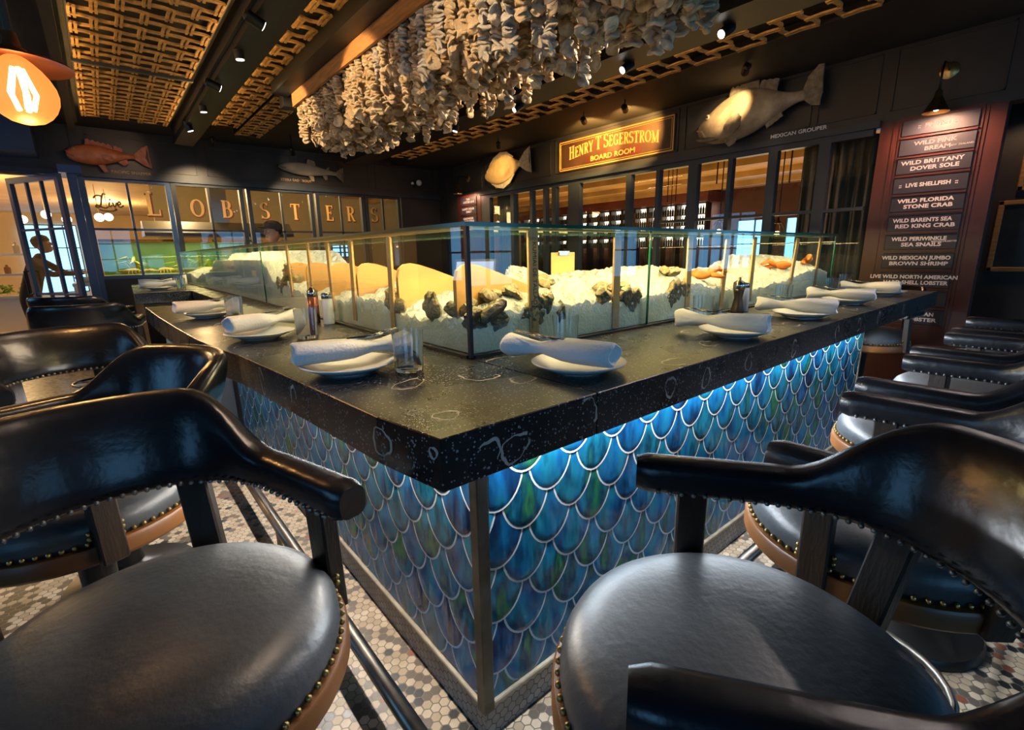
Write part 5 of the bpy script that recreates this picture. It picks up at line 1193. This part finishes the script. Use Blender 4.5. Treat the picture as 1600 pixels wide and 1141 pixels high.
aimspot(2.98, 2.90, 3.35, 2.78, 230, (1, .54, .15), 'black ceiling spotlight aimed at the gilt board room sign, nearer the grouper', 80)
aimspot(3.58, 2.90, 3.95, 2.78, 230, (1, .54, .15), 'black ceiling spotlight aimed at the gilt board room sign, nearer the flat fish', 80)
aimspot(5.25, 2.90, 5.85, 2.66, 60, (1, .66, .28), 'black ceiling spotlight aimed at the oval flat fish', 45, tx=4.9)
lamp('SPOT', 'snapper_light', (.2, 6.6, 2.8), 8, (1, .6, .35), (-.1, 8, 2.7), .03, angle=45); lamp('SPOT', 'trout_light', (2.3, 6.6, 2.8), 5, (1, .85, .65), (2.5, 8, 2.78), .03, angle=40)

# ============================================================ BOARD ROOM SIGN
sg = empty('board_room_sign', 'wide dark wooden sign with gilt border and gilt board room lettering', 'sign', (XR-.02, 3.685, 2.72))
Mx = basis((0, 0, 0), (0, -1, 0), (0, 0, 1)); hw, hh = .945, .208
MB().b2((-hw, -hh, -.02), (hw, hh, 0), bev=.004).xf(Mx).build('board', mat('sign_board', (.055, .026, .014), .35, var=.3, scale=3), sg)
b = MB()
for e, t in ((.012, .012), (.04, .005)):
    b.b2((-hw+e, -hh+e, 0), (hw-e, -hh+e+t, .004)); b.b2((-hw+e, hh-e-t, 0), (hw-e, hh-e, .004)); b.b2((-hw+e, -hh+e, 0), (-hw+e+t, hh-e, .004)); b.b2((hw-e-t, -hh+e, 0), (hw-e, hh-e, .004))
b.xf(Mx).build('gilt_border', M['gold'], sg)
word = 'HENRY T SEGERSTROM'; wid = [(.30 if c == ' ' else GL[c][0]) for c in word]; caps = {0, 6, 8}
sizes = [.165 if i in caps else .135 for i in range(len(word))]; tot = sum(w*s*.80+.004 for w, s in zip(wid, sizes)); x = -tot/2; gold = MB()
for i, c in enumerate(word):
    if c != ' ':
        u = x/ (tot/2); uc = (x+wid[i]*sizes[i]*.4)/(tot/2); yb = .035-.075*uc*uc-.03
        glyph(gold, c, x+.006, yb-.008, sizes[i], Mx, .001, .002, .80, .022, slope=-.13*uc, mi=1); glyph(gold, c, x, yb, sizes[i], Mx, .003, .003, .80, .01, slope=-.13*uc)
    x += wid[i]*sizes[i]*.80+.004
gold.build('name_lettering', [M['gold'], M['goldred']], sg)
MB().prism([(.42*q+.044*math.cos(a), .044*math.sin(a)) for q, a in [(1, math.radians(t)) for t in range(-90, 91, 30)]]+[(-.42+.044*math.cos(math.radians(t)), .044*math.sin(math.radians(t))) for t in range(90, 271, 30)], 0, .004, Mx @ Matrix.Translation((.03, -.105, 0))).build('lozenge', mat('lozenge', (.06, .012, .008), .4), sg)
text('second_line', 'BOARD ROOM', .088, M['gold'], Mx @ Matrix.Translation((.03, -.105, .005)), sg, .002, 1.25, .0015)

# ============================================================ MENU BOARDS
def menu(y0, y1, rows, lab, x=XR-.008, zrow=.125, ts=.05):
    r = empty('menu_board', lab, 'menu board', (x, (y0+y1)/2, 0)); hw = (y1-y0)/2; Mx = basis((0, 0, 0), (0, -1, 0), (0, 0, 1))
    zs = [q[0] for q in rows]; fr = MB(); fr.b2((-hw-.02, min(zs)-.10, -.008), (hw+.02, max(zs)+.10, 0)); fr.xf(Mx).build('backboard', M['mahog'], r)
    for z, lines, small in rows:
        b = MB(); b.b2((-hw, z-zrow/2, 0), (hw, z+zrow/2, .012), bev=.003); b.xf(Mx); s_ = b.build('menu_slat', M['slat'], r)
        MB().b2((-hw, z-zrow/2-.022, 0), (hw, z-zrow/2-.008, .018)).xf(Mx).build('slat_rail', M['mahog'], s_)
        for i, t in enumerate(lines):
            dz = 0 if len(lines) == 1 else (.024 if i == 0 else -.024)
            text('lettering', t, ts, M['paint_white'], Mx @ Matrix.Translation(((-.01 if i == 0 else .012), z+dz, .0125)), s_, .0006, 1.0 if len(t) > 13 else 1.22, .0016, spacing=1.02)
        if small: text('small_lettering', small, .018, M['paint_white'], Mx @ Matrix.Translation((hw*.66, z-.024 if len(lines[1]) < 10 else z, .0125)), s_, .0005, 1.15, .0004)
menu(.09, .57, [(2.341, ['::  FIN FISH  ::'], None), (2.184, ['WILD PINK', 'BREAM'], 'NEW ZEALAND'), (2.035, ['WILD BRITTANY', 'DOVER SOLE'], None), (1.878, ['::  LIVE SHELLFISH  ::'], None), (1.727, ['WILD FLORIDA', 'STONE CRAB'], None), (1.566, ['WILD BARENTS SEA', 'RED KING CRAB'], None), (1.411, ['WILD PERIWINKLE', 'SEA SNAILS'], 'MASSACHUSETTS'), (1.252, ['WILD MEXICAN JUMBO', 'BROWN SHRIMP'], None), (1.090, ['LIVE WILD NORTH AMERICAN', 'HARD SHELL LOBSTER'], None), (.93, [], None), (.775, ['WILD AUSTRALIAN', 'ROCK LOBSTER'], None)], 'tall menu board of white lettered slats on the mahogany pier beside the curtained window', ts=.043)
menu(6.72, 7.22, [(2.33, ['THE', 'OYSTER BAR'], None), (2.16, ['HAPPY HOUR', 'DAILY'], None), (1.99, ['CHOWDER', 'AND STEW'], None), (1.83, ['SHELLFISH', 'PLATTERS'], None)], 'small lettered menu board in the far corner lit by its own lamp')
sbox('trim_8', (XR-.006, 6.60, .55), (XR, 7.34, 2.44), 'mahog')
def gooseneck(y, z, lab, ex, en, zs=2.36):
    r = empty('gooseneck_lamp', lab, 'wall lamp', (XR, y, z)); dz = zs-z
    MB().lathe([(.06, 0), (.062, .012), (.045, .02), (0, .022)], 24, axis=(-1, 0, 0)).build('wall_plate', M['brass'], r, autos=40)
    MB().tube([(-.01, 0, 0), (-.10, 0, .03), (-.20, 0, .02), (-.235, 0, -.04), (-.235, 0, dz+.14)], .008, 8).build('arm', M['black'], r, smooth=True)
    MB().lathe([(.014, .16), (.022, .15), (.024, .115), (.034, .10), (.085, .0), (.0835, .0), (.03, .095), (.014, .10)], 28, (-.235, 0, dz)).build('shade', M['brass'], r, autos=50)
    MB().ball((-.235, 0, dz+.03), .022).build('bulb', M['lens'], r, smooth=True)
    lamp('SPOT', 'gooseneck_light', (XR-.235, y, zs+.004), en, (1, .52, .30), (XR-.05, y, zs-.30), .03, angle=168, blend=.8)
gooseneck(.325, 2.725, 'brass gooseneck lamp with a conical shade over the tall menu board', 0, 52, 2.385)
gooseneck(6.97, 2.72, 'brass gooseneck lamp over the small far menu board', 0, 24, 2.44)
# security light on the corner pier
r = empty('emergency_light', 'small white twin head emergency light on the corner of the back wall', 'emergency light', (4.45, YB, 2.70)); MB().ball((0.07, -.07, .02), .055, 12, 8).build('lamp_head', M['china'], r, smooth=True); MB().ball((-.07, -.07, 0), .03, 12, 8).build('small_head', M['china'], r, smooth=True); MB().b2((-.03, -.02, -.06), (.03, 0, .05)).tube([(0.07, -.07, .02), (0, -.01, 0), (-.07, -.07, 0)], .012, 6).build('bracket', M['black'], r)

# ============================================================ LOBSTER TANK AND KITCHEN
tk = empty('lobster_tank', 'long green lit lobster tank behind the back windows', 'aquarium', (-.38, 8.25, 0))
MB().b2((0, .0, 0), (2.85, .7, 1.14)).build('stand', M['black'], tk); MB().b2((0, .68, 1.15), (2.85, .70, 1.63)).build('back_panel', M['green_water'], tk)
MB().b2((0, 0, 1.15), (2.85, .006, 1.62)).build('front_glass', M['case'], tk); MB().b2((0, 0, 1.63), (2.85, .7, 1.66)).build('hood', M['amberwood'], tk); MB().b2((0, .01, 1.14), (2.85, .68, 1.16)).build('bed', mat('tank_bed', (.25, .22, .06), .8, var=.4, scale=12), tk)
led('tank_light', (-.2, 8.5, 1.62), (2.3, 8.5, 1.62), .25, 32, (.95, 1.0, .50), (0, .15, -1))
def lobster(x, y, rz, lab):
    r = empty('live_lobster', lab, 'lobster', (x, y, 1.165), rz)
    b = MB(); b.tube([(-.12, 0, .03), (-.05, 0, .045), (.03, 0, .05), (.09, 0, .045), (.13, 0, .03)], [.02, .034, .042, .034, .012], 10)
    for i in range(5): b.tube([(-.05-.02*i, -.03, .05), (-.05-.02*i, 0, .06), (-.05-.02*i, .03, .05)], .008, 5)
    b.build('carapace', M['lobster'], r, smooth=True)
    for s_ in (-1, 1):
        c = MB(); c.tube([(.10, s_*.03, .04), (.16, s_*.08, .04)], .012, 6); c.tube([(.16, s_*.08, .04), (.21, s_*.08, .045), (.27, s_*.06, .04)], [.016, .032, .006], 8); c.tube([(.18, s_*.09, .04), (.24, s_*.10, .045), (.27, s_*.085, .04)], [.012, .014, .004], 6); c.build('claw', M['lobster'], r, smooth=True)
        l = MB()
        for i in range(4): l.tube([(.06-.035*i, s_*.03, .04), (.07-.04*i, s_*.10, .06), (.07-.045*i, s_*.14, .002)], .005, 5)
        l.build('walking_legs', M['lobster'], r)
    MB().lathe([(0, 0), (.05, .0), (.055, .006), (0, .012)], 10, (-.15, 0, .02)).build('tail_fan', M['lobster'], r)
for i, (x, y, rz, w) in enumerate(((-.08, 8.42, .2, 'below the script word'), (.38, 8.62, 2.9, 'below the letter L'), (.80, 8.40, -.2, 'below the letter O'), (1.22, 8.60, 2.9, 'below the letter B'), (1.72, 8.42, .2, 'below the first letter S'))): lobster(x, y, rz, 'yellowish live lobster on the tank floor, %s' % w)
for i, (x, w) in enumerate(((0.0, 'nearest the door'), (.62, 'middle of the tank plants'), (1.0, 'farthest from the door'))):
    b = MB(); rg = random.Random(i)
    for k in range(14):
        a = rg.random()*6.28; d = rg.uniform(.08, .17); h_ = rg.uniform(.10, .22); t = Vector((-math.sin(a), math.cos(a), 0))*.012; p = Vector((0, 0, 0)); q = Vector((d*.6*math.cos(a), d*.6*math.sin(a), h_)); e = Vector((d*1.5*math.cos(a), d*1.5*math.sin(a), h_*.8))
        b.add([p-t*.3, p+t*.3, q+t, q-t, e], [(0, 1, 2, 3), (3, 2, 4)])
    o = b.build('tank_plant', M['weed']); o.location = (x, 8.70, 1.16); o.scale = (1.25, 1.0, 1.2); o.modifiers.new('s', 'SOLIDIFY').thickness = .003; tag(o, 'yellow green weed growing in the lobster tank, %s' % w, 'water plant')
hd = empty('exhaust_hood', 'long steel exhaust hood seen through the lobster windows', 'kitchen hood', (1.6, 11.0, 1.80))
MB().prism([(-.4, 0), (.4, 0), (.4, .06), (.15, .28), (-.15, .28), (-.4, .06)], -1.3, 1.3, basis((0, 0, 0), (0, 1, 0), (0, 0, 1)) ).build('canopy', mat('hood_steel', (.16, .19, .24), .35, metal=.8), hd)
MB().b2((-.15, -.15, .27), (.15, .15, 1.4)).build('duct', M['stainless'], hd)
ct = empty('steel_counter', 'stainless kitchen counter with plants on it beyond the open door', 'counter', (-2.6, 12.5, 0)); MB().b2((-1.2, 0, 0), (1.15, .8, .70)).build('body', M['stainless'], ct); MB().b2((-1.25, -.05, .70), (1.2, .85, .74)).build('worktop', M['stainless'], ct)
for i in range(4):
    b = MB(); rg = random.Random(40+i)
    for k in range(40):
        a = rg.random()*6.28; d = rg.uniform(.0, .12); z = rg.uniform(.02, .16); c = Vector((d*math.cos(a), d*math.sin(a), z)); u = Vector((rg.uniform(-1, 1), rg.uniform(-1, 1), rg.uniform(-.4, .8))).normalized()*.06; v = u.orthogonal().normalized()*.025
        b.add([c-u, c+v, c+u, c-v], [(0, 1, 2, 3)])
    o = b.build('herb_plant', M['leaf']); o.location = (-1.62-.28*i, 12.75, .765); tag(o, 'small green herb on the steel kitchen counter, beyond the open door', 'plant', 'herbs on the steel counter')
shf = empty('kitchen_shelf', 'wall shelf of bottles and jars past the steel counter', 'shelf', (-2.6, 13.6, 1.5)); MB().b2((-1.2, 0, 0), (1.05, .35, .04)).b2((-1.2, 0, -.4), (1.05, .35, -.36)).build('boards', M['stainless'], shf); MB().b2((-1.2, .32, -1.5), (-1.14, .38, .6)).b2((1.0, .32, -1.5), (1.06, .38, .6)).build('uprights', M['stainless'], shf)
for i in range(8):
    b = MB(); h_ = .18+.05*(i % 3); b.lathe([(.05, 0), (.05, h_*.7), (.02, h_*.85), (.02, h_)], 12); o = b.build('jar', mat('jar_%d' % (i % 3), ((.2, .1, .05), (.35, .33, .30), (.05, .06, .05))[i % 3], .3)); o.location = (-3.1+i*.2, 13.75, 1.54 if i % 2 else 1.14); tag(o, 'jar or bottle standing on the kitchen wall shelf', 'jar', 'jars on the kitchen shelf')
def globe(x, y, z, lab):
    r = empty('globe_lamp', lab, 'pendant lamp', (x, y, z), 0, 'globe lamps in the room behind the back windows'); MB().ball((0, 0, 0), .10, 14, 10).build('globe', emit('globe_glow', (1, .78, .55), 5), r, smooth=True); MB().tube([(0, 0, .1), (0, 0, 3.2-z)], .008, 6).build('rod', M['brass'], r)
for i, (x, y) in enumerate(((-1.75, 17), (-1.25, 16.2), (-.9, 16.6), (-.6, 17.5), (-.25, 15.5), (-.05, 16.5))): globe(x, y, 2.42+.08*(i % 2), 'glowing globe lamp hung far behind the open steel door')
for (x, y, e) in ((-2.5, 10.5, 90), (1.0, 11.2, 90), (-2.5, 15, 160), (-5, 19, 160), (0, 20, 220), (4, 11.5, 40)): lamp('POINT', 'kitchen_light', (x, y, 2.75), e, (1, .66, .30), size=.25)

# ============================================================ PEOPLE (half hidden behind glass)
def skin_mesh(name, verts, edges, radii, m, parent, root=0, sub=2):
    bm = bmesh.new(); lay = bm.verts.layers.skin.verify(); bv = []
    for i, (v, r_) in enumerate(zip(verts, radii)):
        b = bm.verts.new(v); b[lay].radius = (r_, r_) if not isinstance(r_, tuple) else r_; b[lay].use_root = (i == root); bv.append(b)
    for a, b in edges: bm.edges.new((bv[a], bv[b]))
    me = bpy.data.meshes.new(name); bm.to_mesh(me); bm.free(); me.materials.append(m)
    o = bpy.data.objects.new(name, me); link(o, parent); o.modifiers.new('skin', 'SKIN').use_smooth_shade = True; s_ = o.modifiers.new('sub', 'SUBSURF'); s_.levels = 1; s_.render_levels = sub; return o
def head(parent, c, yaw, pitch, haircol, cap=None):
    R = Euler((pitch, 0, yaw)).to_matrix(); c = Vector(c)
    def P(b): b.v = [tuple(R @ Vector(v)+c) for v in b.v]; return b
    b = MB(); vs = []; fs = []; n_ = 18; rows = [(-.125, .0), (-.118, .038), (-.095, .058), (-.06, .070), (-.02, .078), (.02, .082), (.06, .078), (.09, .058), (.112, .03), (.118, .0)]
    for z, rr in rows:
        for j in range(n_):
            t = 2*PI*j/n_; y = rr*1.18*math.sin(t); x = rr*math.cos(t)
            if y < 0: y += (.014*math.exp(-((z+.005)/.022)**2) if abs(x) > .02 and abs(x) < .05 else 0)-(.026*math.exp(-((z+.035)/.022)**2) if abs(x) < .012 else 0)
            vs.append((x, y-(.012 if z < -.09 else 0), z))
    for i in range(len(rows)-1): fs += [(i*n_+j, i*n_+(j+1) % n_, (i+1)*n_+(j+1) % n_, (i+1)*n_+j) for j in range(n_)]
    b.add(vs, fs); b.tube([(0, -.088, .01), (0, -.108, -.03), (0, -.095, -.042)], [.008, .014, .010], 8)
    for s_ in (-1, 1): b.ball((s_*.080, .01, -.02), (.010, .022, .032), 8, 6)
    h = P(b).build('head', M['skin'], parent, smooth=True)
    e = MB()
    for s_ in (-1, 1): e.ball((s_*.032, -.076, .004), .011, 8, 6)
    P(e).build('eyes', M['china'], h, smooth=True); P(MB().tube([(-.026, -.084, -.075), (0, -.090, -.073), (.026, -.084, -.075)], .005, 6)).build('mouth', mat('lips', (.35, .12, .10), .5), h)
    hb = MB().ball((0, .018, .035), (.088, .100, .092), 16, 10); P(hb).build('hair', haircol, h, smooth=True)
    if cap:
        cp = MB(); cp.lathe([(.096, .03), (.100, .06), (.094, .10), (.06, .135), (0, .145)], 20); cp.v = [(x, y*1.12+.005, z) for x, y, z in cp.v]
        if cap == 'brim': cp.prism([(-.075, -.08), (-.07, -.16), (0, -.19), (.07, -.16), (.075, -.08)], .035, .045)
        P(cp).build('cap', M['capcloth'] if cap == 'brim' else M['darkcloth'], parent, smooth=False)
def hand(parent, w, d, up_):
    w = Vector(w); d = Vector(d).normalized(); u = Vector(up_).normalized(); s_ = d.cross(u).normalized(); V = [w, w+d*.05, w+d*.085]; E_ = [(0, 1), (1, 2)]; R_ = [.026, .034, .030]
    for k, ln in zip((-1.5, -.5, .5, 1.5), (.065, .075, .07, .055)):
        b0 = len(V); V += [w+d*.095+s_*k*.017, w+d*(.095+ln*.5)+s_*k*.019-u*.008, w+d*(.095+ln)+s_*k*.019-u*.026]; E_ += [(2, b0), (b0, b0+1), (b0+1, b0+2)]; R_ += [.010, .009, .008]
    b0 = len(V); V += [w+d*.035+s_*.035, w+d*.065+s_*.055-u*.01, w+d*.095+s_*.055-u*.02]; E_ += [(1, b0), (b0, b0+1), (b0+1, b0+2)]; R_ += [.013, .011, .009]
    skin_mesh('hand', V, E_, R_, M['skin'], parent)
def person(lab, loc, rz, bend, arms, haircol, cap, cloth, look=0.0, hpitch=0.0):
    r = empty('person', lab, 'person', loc, rz); sb, cb = math.sin(bend), math.cos(bend)
    def up_(h): return Vector((0, -sb*h, .93+cb*h))     # along the spine, front is -y
    hip = Vector((0, 0, .93)); ch_ = up_(.36); nk = up_(.54)
    V = [hip, up_(.18), ch_, nk, nk+Vector((0, -.01-sb*.06, .07))]; E_ = [(0, 1), (1, 2), (2, 3), (3, 4)]; R_ = [(.17, .12), (.15, .11), (.19, .13), (.07, .07), (.055, .055)]
    for s_ in (-1, 1):
        b0 = len(V); sh = up_(.47)+Vector((s_*.18, 0, 0)); el = sh+Vector(arms[0])*Vector((s_, 1, 1)) if False else sh+Vector((arms[0][0]*s_, arms[0][1], arms[0][2])); wr = el+Vector((arms[1][0]*s_, arms[1][1], arms[1][2]))
        V += [sh, el, wr]; E_ += [(2, b0), (b0, b0+1), (b0+1, b0+2)]; R_ += [.062, .047, .034]
        hand(r, wr, (wr-el), (0, 0, 1))
        b0 = len(V); V += [Vector((s_*.10, 0, .86)), Vector((s_*.11, -.02, .48)), Vector((s_*.11, .02, .09)), Vector((s_*.12, -.14, .05))]; E_ += [(0, b0), (b0, b0+1), (b0+1, b0+2), (b0+2, b0+3)]; R_ += [.095, .065, .048, .042]
    skin_mesh('body', V, E_, R_, cloth, r)
    head(r, nk+Vector((0, -.03-sb*.12, .19*cb+.02)), look, hpitch, haircol, cap)
    return r
person('person with dark hat and clothes bending over a bowl behind the open steel door', (-1.30, 9.6, 0), math.radians(70), .42, ((.04, -.22, -.18), (-.03, -.26, .02)), M['hair'], 'hat', M['darkcloth'], 0, -.35)
r = empty('white_bowl', 'white bowl in front of the person in dark clothes behind the steel door', 'bowl', (-.62, 9.36, 1.05)); MB().lathe([(0, 0), (.06, .0), (.10, .03), (.14, .08), (.136, .08), (.09, .03), (0, .012)], 24).build('bowl', M['china'], r, smooth=True); MB().lathe([(.05, -.008), (.055, 0)], 20).build('foot_ring', M['china'], r)
kb = empty('prep_table', 'dark prep table with a bowl on it, behind the open steel door', 'table', (-.6, 9.45, 0)); MB().b2((-.18, -.3, .99), (.16, .7, 1.04), bev=.004).build('tabletop', M['stainless'], kb)
for s_ in ((-.15, -.26), (.13, -.26), (-.15, .66), (.13, .66)): MB().b2((s_[0]-.02, s_[1]-.02, 0), (s_[0]+.02, s_[1]+.02, .99)).build('leg', M['stainless'], kb)
person('person in a brown brimmed cap standing behind the glass case, head just over the lid', (1.36, 6.0, 0), math.radians(-70), .05, ((.05, -.05, -.26), (-.04, -.22, -.06)), M['hair'], 'brim', M['darkcloth'], 0, -.1)
